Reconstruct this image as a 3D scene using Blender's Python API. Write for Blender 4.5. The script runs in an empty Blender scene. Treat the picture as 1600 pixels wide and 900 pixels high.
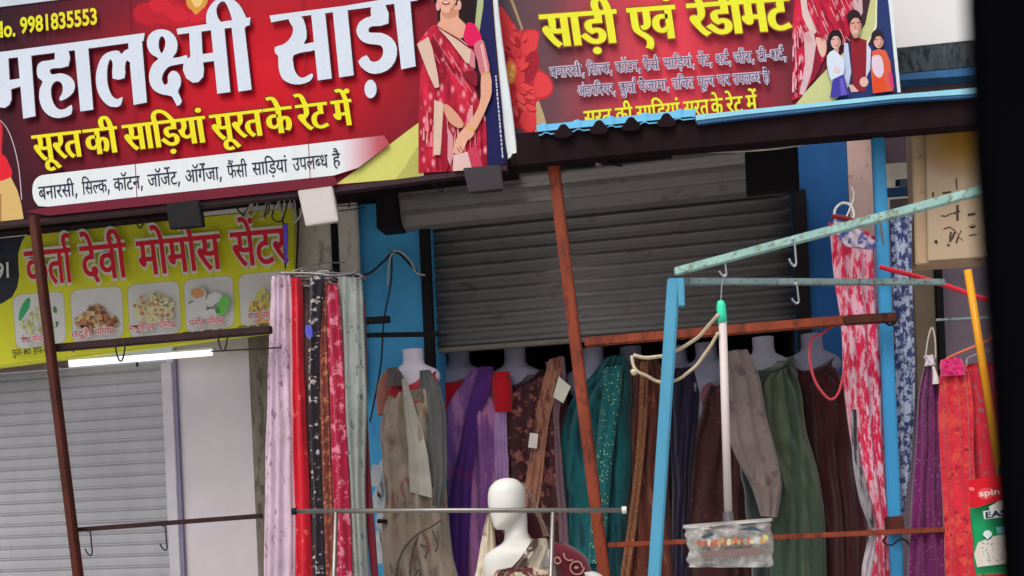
import bpy, bmesh, math, random
from mathutils import Vector, Matrix, noise
random.seed(7)
scene = bpy.context.scene
COL = scene.collection
R = math.radians

# ---------------------------------------------------------------- camera, sky, sun, exposure
F, CX, HY = 1610.0, 800.0, 780.0            # focal length and principal point in photo pixels
YAW, ROLL = R(12), R(2.5)
CAM = Vector((1.455, -6.85, 1.60))
fwd = Vector((-math.sin(YAW), math.cos(YAW), 0))
right0 = Vector((math.cos(YAW), math.sin(YAW), 0))
zup = Vector((0, 0, 1))
rgt = right0 * math.cos(ROLL) - zup * math.sin(ROLL)
upv = right0 * math.sin(ROLL) + zup * math.cos(ROLL)
cd = bpy.data.cameras.new('camera')
cam = bpy.data.objects.new('camera', cd)
COL.objects.link(cam)
cam.matrix_world = Matrix(((rgt.x, upv.x, -fwd.x, CAM.x), (rgt.y, upv.y, -fwd.y, CAM.y),
                           (rgt.z, upv.z, -fwd.z, CAM.z), (0, 0, 0, 1)))
cd.sensor_width = 36
cd.lens = 36 * F / 1600
cd.shift_y = (HY - 450) / 1600
cd.clip_start = 0.05
cd.clip_end = 500
cd.dof.use_dof = True
cd.dof.focus_distance = 6.2
cd.dof.aperture_fstop = 3.6
scene.camera = cam

world = bpy.data.worlds.new('World')
scene.world = world
world.use_nodes = True
wn = world.node_tree
bg = wn.nodes['Background']
sky = wn.nodes.new('ShaderNodeTexSky')
sky.sky_type = 'NISHITA'
sky.sun_disc = False
SUN_EL, SUN_AZ = R(58), R(200)              # azimuth measured from +Y towards +X
sky.sun_elevation = SUN_EL
sky.sun_rotation = SUN_AZ
sky.dust_density = 7.0
sky.air_density = 1.0
hs = wn.nodes.new('ShaderNodeHueSaturation')
hs.inputs['Saturation'].default_value = 0.45
wn.links.new(sky.outputs[0], hs.inputs['Color'])
wn.links.new(hs.outputs[0], bg.inputs[0])
bg.inputs[1].default_value = 0.15
sl = bpy.data.lights.new('sun', 'SUN')
sl.energy = 0.6
sl.angle = R(14)
sl.color = (1, .96, .90)
sun = bpy.data.objects.new('sun', sl)
COL.objects.link(sun)
sdir = Vector((math.sin(SUN_AZ) * math.cos(SUN_EL), math.cos(SUN_AZ) * math.cos(SUN_EL), math.sin(SUN_EL)))
sun.rotation_euler = sdir.to_track_quat('Z', 'Y').to_euler()
sun.location = (0, -8, 9)
scene.view_settings.view_transform = 'Standard'
scene.view_settings.look = 'None'
scene.view_settings.gamma = 1
scene.view_settings.exposure = 0.0
scene.render.filter_size = 3.4
scene.cycles.max_bounces = 6
try:
    scene.cycles.use_denoising = True
except Exception:
    pass


def P(px, py, Y):
    """point of the plane y = Y that the photo pixel (px, py) of the 1600x900 frame shows"""
    d = fwd + rgt * ((px - CX) / F) + upv * ((HY - py) / F)
    return CAM + d * ((Y - CAM.y) / d.y)


# ---------------------------------------------------------------- materials
def lin(c):
    c /= 255.0
    return c / 12.92 if c <= .04045 else ((c + .055) / 1.055) ** 2.4


def C(r, g, b, k=1.0):
    return tuple(min(.85, max(.003, lin(v) / k)) for v in (r, g, b)) + (1,)


MATS = {}


class NT:
    def __init__(self, name, rough=.6, metal=0, spec=.3):
        self.m = bpy.data.materials.new(name)
        self.m.use_nodes = True
        self.t = self.m.node_tree
        self.b = self.t.nodes['Principled BSDF']
        self.b.inputs['Roughness'].default_value = rough
        self.b.inputs['Metallic'].default_value = metal
        self.b.inputs['Specular IOR Level'].default_value = spec

    def n(self, ty, **kw):
        x = self.t.nodes.new(ty)
        for k, v in kw.items():
            setattr(x, k, v)
        return x

    def l(self, a, b):
        self.t.links.new(a, b)

    def coords(self, scale=(1, 1, 1), rot=(0, 0, 0)):
        tc = self.n('ShaderNodeTexCoord')
        mp = self.n('ShaderNodeMapping')
        mp.inputs['Scale'].default_value = scale
        mp.inputs['Rotation'].default_value = rot
        self.l(tc.outputs['Object'], mp.inputs[0])
        return mp.outputs[0]

    def noise(self, vec, scale, detail=4, rough=.55):
        x = self.n('ShaderNodeTexNoise')
        x.inputs['Scale'].default_value = scale
        x.inputs['Detail'].default_value = detail
        x.inputs['Roughness'].default_value = rough
        self.l(vec, x.inputs['Vector'])
        return x.outputs['Fac']

    def ramp(self, fac, stops, interp='LINEAR'):
        x = self.n('ShaderNodeValToRGB')
        e = x.color_ramp.elements
        x.color_ramp.interpolation = interp
        while len(e) < len(stops):
            e.new(.5)
        for i, (p, c) in enumerate(stops):
            e[i].position = p
            e[i].color = c if len(c) == 4 else tuple(c) + (1,)
        self.l(fac, x.inputs[0])
        return x.outputs[0]

    def mix(self, fac, a, b, mode='MIX'):
        x = self.n('ShaderNodeMix', data_type='RGBA', blend_type=mode)
        if isinstance(fac, (int, float)):
            x.inputs[0].default_value = fac
        else:
            self.l(fac, x.inputs[0])
        for s, v in ((6, a), (7, b)):
            if isinstance(v, tuple):
                x.inputs[s].default_value = v
            else:
                self.l(v, x.inputs[s])
        return x.outputs[2]

    def bump(self, h, strength=.3, dist=.005):
        x = self.n('ShaderNodeBump')
        x.inputs['Strength'].default_value = strength
        x.inputs['Distance'].default_value = dist
        self.l(h, x.inputs['Height'])
        self.l(x.outputs[0], self.b.inputs['Normal'])

    def col(self, c):
        if isinstance(c, tuple):
            self.b.inputs['Base Color'].default_value = c
        else:
            self.l(c, self.b.inputs['Base Color'])
        return self.m


def scl(c, k):
    return tuple(min(.9, v * k) for v in c[:3]) + (1,)


def worn(name, col, rough=.6, metal=0, var=.2, vs=6, bump=.15, bs=60, spec=.3, dirt=None, dthr=.62, stretch=(1, 1, 1)):
    """surface whose tone wanders, with optional patches of dirt/rust of their own colour"""
    t = NT(name, rough, metal, spec)
    v = t.coords(stretch)
    f = t.noise(v, vs, 6)
    c = t.ramp(f, [(.25, scl(col, 1 - var)), (.75, scl(col, 1 + var))])
    if dirt:
        g = t.noise(v, vs * 2.3, 8, .65)
        c = t.mix(t.ramp(g, [(dthr - .05, (0, 0, 0, 1)), (dthr + .05, (1, 1, 1, 1))]), c, dirt)
    if bump:
        t.bump(t.noise(v, bs, 3), bump, .004)
    return t.col(c)


def fabric(name, base, alt=None, kind='plain', scale=20, thr=.5, stretch=(1, 1, 1), var=.15, sheen=.25, rough=.8, third=None):
    t = NT(name, rough, 0, .2)
    v = t.coords(stretch)
    v0 = t.coords()
    c = t.ramp(t.noise(v0, 7, 3), [(.3, scl(base, 1 - var)), (.7, scl(base, 1 + var))])
    if alt:
        if kind == 'dots':
            x = t.n('ShaderNodeTexVoronoi', feature='F1')
            x.inputs['Scale'].default_value = scale
            t.l(v, x.inputs['Vector'])
            m = t.ramp(x.outputs['Distance'], [(thr * .8, (1, 1, 1, 1)), (thr, (0, 0, 0, 1))])
        elif kind == 'cells':
            x = t.n('ShaderNodeTexVoronoi', feature='DISTANCE_TO_EDGE')
            x.inputs['Scale'].default_value = scale
            t.l(v, x.inputs['Vector'])
            m = t.ramp(x.outputs['Distance'], [(thr * .7, (1, 1, 1, 1)), (thr, (0, 0, 0, 1))])
        elif kind == 'bands':
            x = t.n('ShaderNodeTexWave', bands_direction='Z')
            x.inputs['Scale'].default_value = scale
            x.inputs['Distortion'].default_value = 6
            x.inputs['Detail'].default_value = 3
            x.inputs['Detail Scale'].default_value = 3
            t.l(v, x.inputs['Vector'])
            m = t.ramp(x.outputs['Fac'], [(thr, (0, 0, 0, 1)), (thr + .06, (1, 1, 1, 1))])
        else:
            m = t.ramp(t.noise(v, scale, 5, .65), [(thr - .03, (0, 0, 0, 1)), (thr + .03, (1, 1, 1, 1))])
        c = t.mix(m, c, alt)
        if third:
            m2 = t.ramp(t.noise(v, scale * 1.7, 4, .6), [(.6, (0, 0, 0, 1)), (.64, (1, 1, 1, 1))])
            c = t.mix(m2, c, third)
    t.b.inputs['Sheen Weight'].default_value = sheen
    t.bump(t.noise(v0, 350, 2), .2, .001)
    return t.col(c)


def printed(name, col, rough=.6):
    t = NT(name, rough, 0, .12)
    v = t.coords()
    c = t.ramp(t.noise(v, 3, 3), [(.3, scl(col, .94)), (.7, scl(col, 1.05))])
    return t.col(t.mix(.5, c, t.ramp(t.noise(v, 42, 5, .7), [(.3, scl(col, .9)), (.7, scl(col, 1.1))])))


PR = {}


def ink(r, g, b):
    if (r, g, b) not in PR:
        PR[(r, g, b)] = printed('ink', C(r, g, b, 1.0))
    return PR[(r, g, b)]


# ---------------------------------------------------------------- mesh helpers
def tag(o, label=None, cat=None, group=None, kind=None):
    for k, v in (('label', label), ('category', cat), ('group', group), ('kind', kind)):
        if v:
            o[k] = v
    return o


def thing(name, loc, label, cat, group=None):
    o = bpy.data.objects.new(name, None)
    o.empty_display_size = .05
    o.location = loc
    COL.objects.link(o)
    return tag(o, label, cat, group)


def wloc(o):
    p = Vector(o.location)
    while o.parent:
        o = o.parent
        p += o.location
    return p


def mk(name, geo, mat, parent=None, smooth=False, idx=None):
    """link ONE mesh object; geo = (verts in world coordinates, faces)"""
    vs, fs = geo
    vs = [Vector(v) for v in vs]
    if parent:
        org = wloc(parent)
        loc = Vector((0, 0, 0))
    else:
        lo = Vector([min(v[i] for v in vs) for i in range(3)])
        hi = Vector([max(v[i] for v in vs) for i in range(3)])
        org = Vector(((lo.x + hi.x) / 2, (lo.y + hi.y) / 2, lo.z))
        loc = org
    me = bpy.data.meshes.new(name)
    me.from_pydata([v - org for v in vs], [], fs)
    for q in (mat if isinstance(mat, list) else [mat]):
        me.materials.append(q)
    if idx:
        me.polygons.foreach_set('material_index', idx)
    if smooth:
        for p in me.polygons:
            p.use_smooth = True
    me.update()
    o = bpy.data.objects.new(name, me)
    o.location = loc
    COL.objects.link(o)
    if parent:
        o.parent = parent
    return o


def join(*gs):
    vs, fs = [], []
    for v, f in gs:
        n = len(vs)
        vs += list(v)
        fs += [tuple(i + n for i in q) for q in f]
    return vs, fs


BOXF = [(0, 3, 2, 1), (4, 5, 6, 7), (0, 1, 5, 4), (1, 2, 6, 5), (2, 3, 7, 6), (3, 0, 4, 7)]


def box(x0, x1, y0, y1, z0, z1):
    v = [(x0, y0, z0), (x1, y0, z0), (x1, y1, z0), (x0, y1, z0), (x0, y0, z1), (x1, y0, z1), (x1, y1, z1), (x0, y1, z1)]
    return [Vector(p) for p in v], BOXF


def bevel(geo, w=.004, seg=2):
    bm = bmesh.new()
    vs = [bm.verts.new(v) for v in geo[0]]
    for f in geo[1]:
        bm.faces.new([vs[i] for i in f])
    bmesh.ops.recalc_face_normals(bm, faces=bm.faces)
    bmesh.ops.bevel(bm, geom=list(bm.edges), offset=w, segments=seg, affect='EDGES')
    bm.verts.index_update()
    r = ([v.co.copy() for v in bm.verts], [tuple(v.index for v in f.verts) for f in bm.faces])
    bm.free()
    return r


def prism(pts, Y, th):
    """closed outline given in photo pixels, standing in the plane y = Y, th metres thick to the back"""
    a = [P(x, y, Y) for x, y in pts]
    b = [p + Vector((0, th, 0)) for p in a]
    n = len(a)
    tri = earclip(list(pts), [])
    fs = [tuple(t) for t in tri] + [tuple(i + n for i in reversed(t)) for t in tri]
    fs += [(i, (i + 1) % n, n + (i + 1) % n, n + i) for i in range(n)]
    bm = bmesh.new()
    vv = [bm.verts.new(v) for v in a + b]
    for f in fs:
        try:
            bm.faces.new([vv[i] for i in f])
        except ValueError:
            pass
    bmesh.ops.recalc_face_normals(bm, faces=bm.faces)
    bm.verts.index_update()
    r = ([v.co.copy() for v in bm.verts], [tuple(v.index for v in f.verts) for f in bm.faces])
    bm.free()
    return r


def bar(p0, p1, w, d=None, ext=0):
    """square section between two points: w across, d in depth"""
    p0, p1 = Vector(p0), Vector(p1)
    d = d or w
    ax = (p1 - p0).normalized()
    p1 = p1 + ax * ext
    side = ax.cross(Vector((0, 1, 0))).normalized() * (w / 2)
    dep = Vector((0, d / 2, 0))
    vs = []
    for p in (p0, p1):
        vs += [p - side - dep, p + side - dep, p + side + dep, p - side + dep]
    return bevel((vs, BOXF), min(w, d) * .12, 2)


def tube(pts, r, n=8, closed=False):
    pts = [Vector(p) for p in pts]
    vs, fs = [], []
    m = len(pts)
    ref = None
    for i, p in enumerate(pts):
        a = pts[(i - 1) % m] if (i or closed) else p
        b = pts[(i + 1) % m] if (i < m - 1 or closed) else p
        t = (b - a).normalized()
        if ref is None:
            ref = t.orthogonal().normalized()
        ref = (ref - t * ref.dot(t)).normalized()
        bn = t.cross(ref)
        rr = r[i] if isinstance(r, (list, tuple)) else r
        for k in range(n):
            g = 2 * math.pi * k / n
            vs.append(p + ref * (math.cos(g) * rr) + bn * (math.sin(g) * rr))
    for i in range(m if closed else m - 1):
        for k in range(n):
            a, b = i * n + k, i * n + (k + 1) % n
            c, d = ((i + 1) % m) * n + (k + 1) % n, ((i + 1) % m) * n + k
            fs.append((a, b, c, d))
    if not closed:
        fs.append(tuple(reversed(range(n))))
        fs.append(tuple((m - 1) * n + k for k in range(n)))
    return vs, fs


def spline(pts, k=6, closed=False):
    """Catmull-Rom through points (tuples of any length)"""
    out = []
    n = len(pts)
    rng = range(n) if closed else range(n - 1)
    for i in rng:
        g = lambda j: pts[j % n] if closed else pts[max(0, min(n - 1, j))]
        a, b, c, d = g(i - 1), g(i), g(i + 1), g(i + 2)
        for s in range(k):
            t = s / k
            out.append(tuple(.5 * (2 * q + (r_ - p) * t + (2 * p - 5 * q + 4 * r_ - s_) * t * t + (3 * q - p - 3 * r_ + s_) * t ** 3)
                             for p, q, r_, s_ in zip(a, b, c, d)))
    if not closed:
        out.append(tuple(pts[-1]))
    return out


def wire(pts, Y, r, k=5, closed=False):
    """round wire through photo pixels; a point may carry its own depth as a third number"""
    q = spline([(p[0], p[1], p[2] if len(p) > 2 else Y) for p in pts], k, closed)
    return tube([P(*p) for p in q], r, 7, closed)


def rings(rs, close=True):
    """loft of rings of equal vertex count"""
    n = len(rs[0])
    vs = [v for r_ in rs for v in r_]
    fs = []
    for i in range(len(rs) - 1):
        for k in range(n):
            fs.append((i * n + k, i * n + (k + 1) % n, (i + 1) * n + (k + 1) % n, (i + 1) * n + k))
    if close:
        fs.append(tuple(range(n)))
        fs.append(tuple((len(rs) - 1) * n + k for k in reversed(range(n))))
    return vs, fs


def cloth(rows, Y, depth, pleats=4, amp=.02, seed=0, nper=9, k=7, back=0.5, wander=.6, ragged=0, dip=0):
    """hanging cloth: rows of (left px, left py, right px, right py[, depth plane]); closed, folded front, rounded edges"""
    rnd = random.Random(seed)
    ph = rnd.random() * 9
    rr = spline([tuple(r_[:4]) + ((r_[4] if len(r_) > 4 else Y),) for r_ in rows], k)
    nf = max(14, int(pleats * nper))
    nb = 10
    out = []
    m = len(rr)
    for i, q in enumerate(rr):
        v = i / (m - 1)
        wd = (q[2] - q[0]) * .05 * min(1, v * 4)
        L = P(q[0] + wd * noise.noise(Vector((v * 6, seed, 1.5))), q[1], q[4])
        Rr = P(q[2] + wd * noise.noise(Vector((v * 6, seed, 7.5))), q[3], q[4])
        ring = []
        for j in range(nf):
            u = j / (nf - 1)
            a = math.pi * u
            w1 = noise.noise(Vector((u * 3 + seed * 3.1, v * 2.2, seed)))
            w2 = noise.noise(Vector((u * 9 + seed, v * 6, seed * 1.7)))
            s = math.sin(2 * math.pi * (pleats * (u + .13 * w1 * wander) + .22 * wander * math.sin(v * 3 + ph)) + ph)
            s = math.copysign(abs(s) ** .8, s)
            w3 = noise.noise(Vector((u * 5 + v * 7 + seed, v * 11 - u * 4, seed * .7)))
            fold = amp * (s * (.8 + .9 * w1) + .9 * w2 * wander + .8 * w3 * wander)
            uu = .5 - .5 * math.cos(a) * (1 + .03 * w2)
            uu = u * .7 + uu * .3
            e = math.sin(a) ** .5 if 0 < u < 1 else 0
            p = L.lerp(Rr, uu) + Vector((0, -depth / 2 * e - fold * (.3 + .7 * e), 0))
            if dip:
                p.z -= dip * max(0, 1 - v / .45) ** 1.5 * max(0, math.sin(a)) ** 1.5
            if ragged:
                p.z += ragged * w2 * v
            ring.append(p)
        for j in range(1, nb):
            u = 1 - j / nb
            e = math.sin(math.pi * u) ** .5
            ring.append(L.lerp(Rr, u) + Vector((0, depth * back * e, 0)))
        out.append(ring)
    return rings(out)


# flat printed art: outlines in photo pixels, laid on a board standing at y = Y
def flat_poly(loops, Y, layer):
    ls = [[P(x, y, Y - layer * .0002) for x, y in lp] for lp in loops]
    tri = earclip(loops[0], loops[1:])
    vs = [v for l in ls for v in l]
    fs = []
    for t in tri:
        a, b, c = (vs[i] for i in t)
        if (b - a).cross(c - a).y > 0:
            t = (t[0], t[2], t[1])
        fs.append(tuple(t))
    return vs, fs


def area(c):
    return sum(a[0] * b[1] - b[0] * a[1] for a, b in zip(c, c[1:] + c[:1])) / 2


def inside(p, c):
    r = False
    for a, b in zip(c, c[1:] + c[:1]):
        if (a[1] > p[1]) != (b[1] > p[1]) and p[0] < (b[0] - a[0]) * (p[1] - a[1]) / (b[1] - a[1]) + a[0]:
            r = not r
    return r


def embolden(c, bx, by):
    """push a contour outwards (outer contours run clockwise, holes the other way)"""
    n = len(c)
    out = []
    for i in range(n):
        a, b, d = c[i - 1], c[i], c[(i + 1) % n]
        e1 = Vector((b[0] - a[0], b[1] - a[1]))
        e2 = Vector((d[0] - b[0], d[1] - b[1]))
        if e1.length < 1e-6 or e2.length < 1e-6:
            out.append(b)
            continue
        n1 = Vector((-e1.y, e1.x)).normalized()
        n2 = Vector((-e2.y, e2.x)).normalized()
        s = n1 + n2
        kk = 1 + n1.dot(n2)
        s = s / max(kk, .55)
        out.append((b[0] + s.x * bx, b[1] + s.y * by))
    return out


WORDS = {
    'सूरत': (1655, [(60,0,0),(70,676,0),(52,676,0),(40,1085,0)]),
    'की': (1021, [(25,0,0),(68,762,0)]),
    'साड़ियां': (2610, [(60,0,0),(66,676,0),(67,935,0),(96,1194,0),(51,1771,0),(66,2351,0),(6,2610,0)]),
    'के': (762, [(25,0,0),(75,541,0)]),
    'रेट': (913, [(52,0,0),(75,409,0),(35,409,0)]),
    'में': (598, [(50,0,0),(449,598,0)]),
    'बनारसी,': (2997, [(48,0,0),(44,571,0),(66,1126,0),(52,1385,0),(60,1794,0),(68,2470,0),(799,2729,0)]),
    'सिल्क,': (2465, [(67,0,0),(60,259,0),(210,935,0),(25,1435,0),(799,2197,0)]),
    'कॉटन,': (2348, [(25,0,0),(77,762,0),(35,1021,0),(44,1525,0),(799,2080,0)]),
    'जॉर्जेट,': (2515, [(32,0,0),(77,742,0),(32,1001,0),(181,1743,0),(75,1743,0),(35,1743,0),(799,2247,0)]),
    'ऑर्गेंजा,': (2855, [(21,0,0),(27,1023,0),(181,1586,0),(449,1586,0),(32,1586,0),(66,2328,0),(799,2587,0)]),
    'फैंसी': (1706, [(47,0,0),(452,549,0),(60,771,0),(68,1447,0)]),
    'उपलब्ध': (2810, [(13,0,0),(46,548,0),(54,1116,0),(205,1794,0),(43,2195,0)]),
    'है': (531, [(61,0,0),(76,531,0)]),
    'साड़ी': (1771, [(60,0,0),(66,676,0),(96,935,0),(68,1512,0)]),
    'एवं': (1109, [(19,0,0),(57,553,0),(6,1109,0)]),
    'रेडीमेट': (2347, [(52,0,0),(75,409,0),(37,409,0),(68,986,0),(50,1245,0),(75,1843,0),(35,1843,0)]),
    'साड़ियां,': (2878, [(60,0,0),(66,676,0),(67,935,0),(96,1194,0),(51,1771,0),(66,2351,0),(6,2610,0),(799,2610,0)]),
    'पेंट,': (1340, [(46,0,0),(449,568,0),(35,568,0),(799,1072,0)]),
    'शर्ट,': (1452, [(58,0,0),(35,680,0),(181,1140,0),(799,1184,0)]),
    'जींस,': (1945, [(32,0,0),(440,742,0),(60,1001,0),(799,1677,0)]),
    'टी-शर्ट,': (2555, [(35,0,0),(68,504,0),(800,763,0),(58,1103,0),(35,1783,0),(181,2243,0),(799,2287,0)]),
    'अंडरवियर,': (3822, [(9,0,0),(6,764,0),(37,764,0),(52,1341,0),(67,1750,0),(57,2009,0),(51,2565,0),(52,3145,0),(799,3554,0)]),
    'कुर्ता': (1591, [(25,0,0),(69,541,0),(40,762,0),(66,1332,0),(181,1591,0)]),
    'पैजामा,': (2694, [(46,0,0),(76,568,0),(32,568,0),(66,1310,0),(50,1569,0),(66,2167,0),(799,2426,0)]),
    'उचित': (2011, [(13,0,0),(67,548,0),(30,807,0),(40,1441,0)]),
    'मूल्य': (1678, [(50,0,0),(70,598,0),(210,598,0),(51,1098,0)]),
    'पर': (977, [(46,0,0),(52,568,0)]),
    'कर्ता': (1591, [(25,0,0),(40,762,0),(66,1332,0),(181,1591,0)]),
    'देवी': (1335, [(42,0,0),(75,465,0),(57,520,0),(68,1076,0)]),
    'मोमोस': (2390, [(50,0,0),(79,598,0),(50,857,0),(79,1455,0),(60,1714,0)]),
    'सेंटर': (1589, [(60,0,0),(449,676,0),(35,676,0),(52,1180,0)]),
    'फुल-': (1789, [(47,0,0),(69,549,0),(54,771,0),(800,1449,0)]),
    'हाफ-': (1901, [(61,0,0),(66,531,0),(47,790,0),(800,1561,0)]),
    'तंदूरी': (1758, [(40,0,0),(6,570,0),(420,570,0),(52,1090,0),(68,1499,0)]),
    'मंचूरियन': (3035, [(50,0,0),(6,598,0),(30,598,0),(70,1232,0),(67,1232,0),(52,1491,0),(51,1900,0),(44,2480,0)]),
    'पनीर': (1791, [(46,0,0),(44,568,0),(68,1123,0),(52,1382,0)]),
    'वेज': (1298, [(57,0,0),(75,556,0),(32,556,0)]),
    'द': (520, [(42,0,0)]),
}
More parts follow.
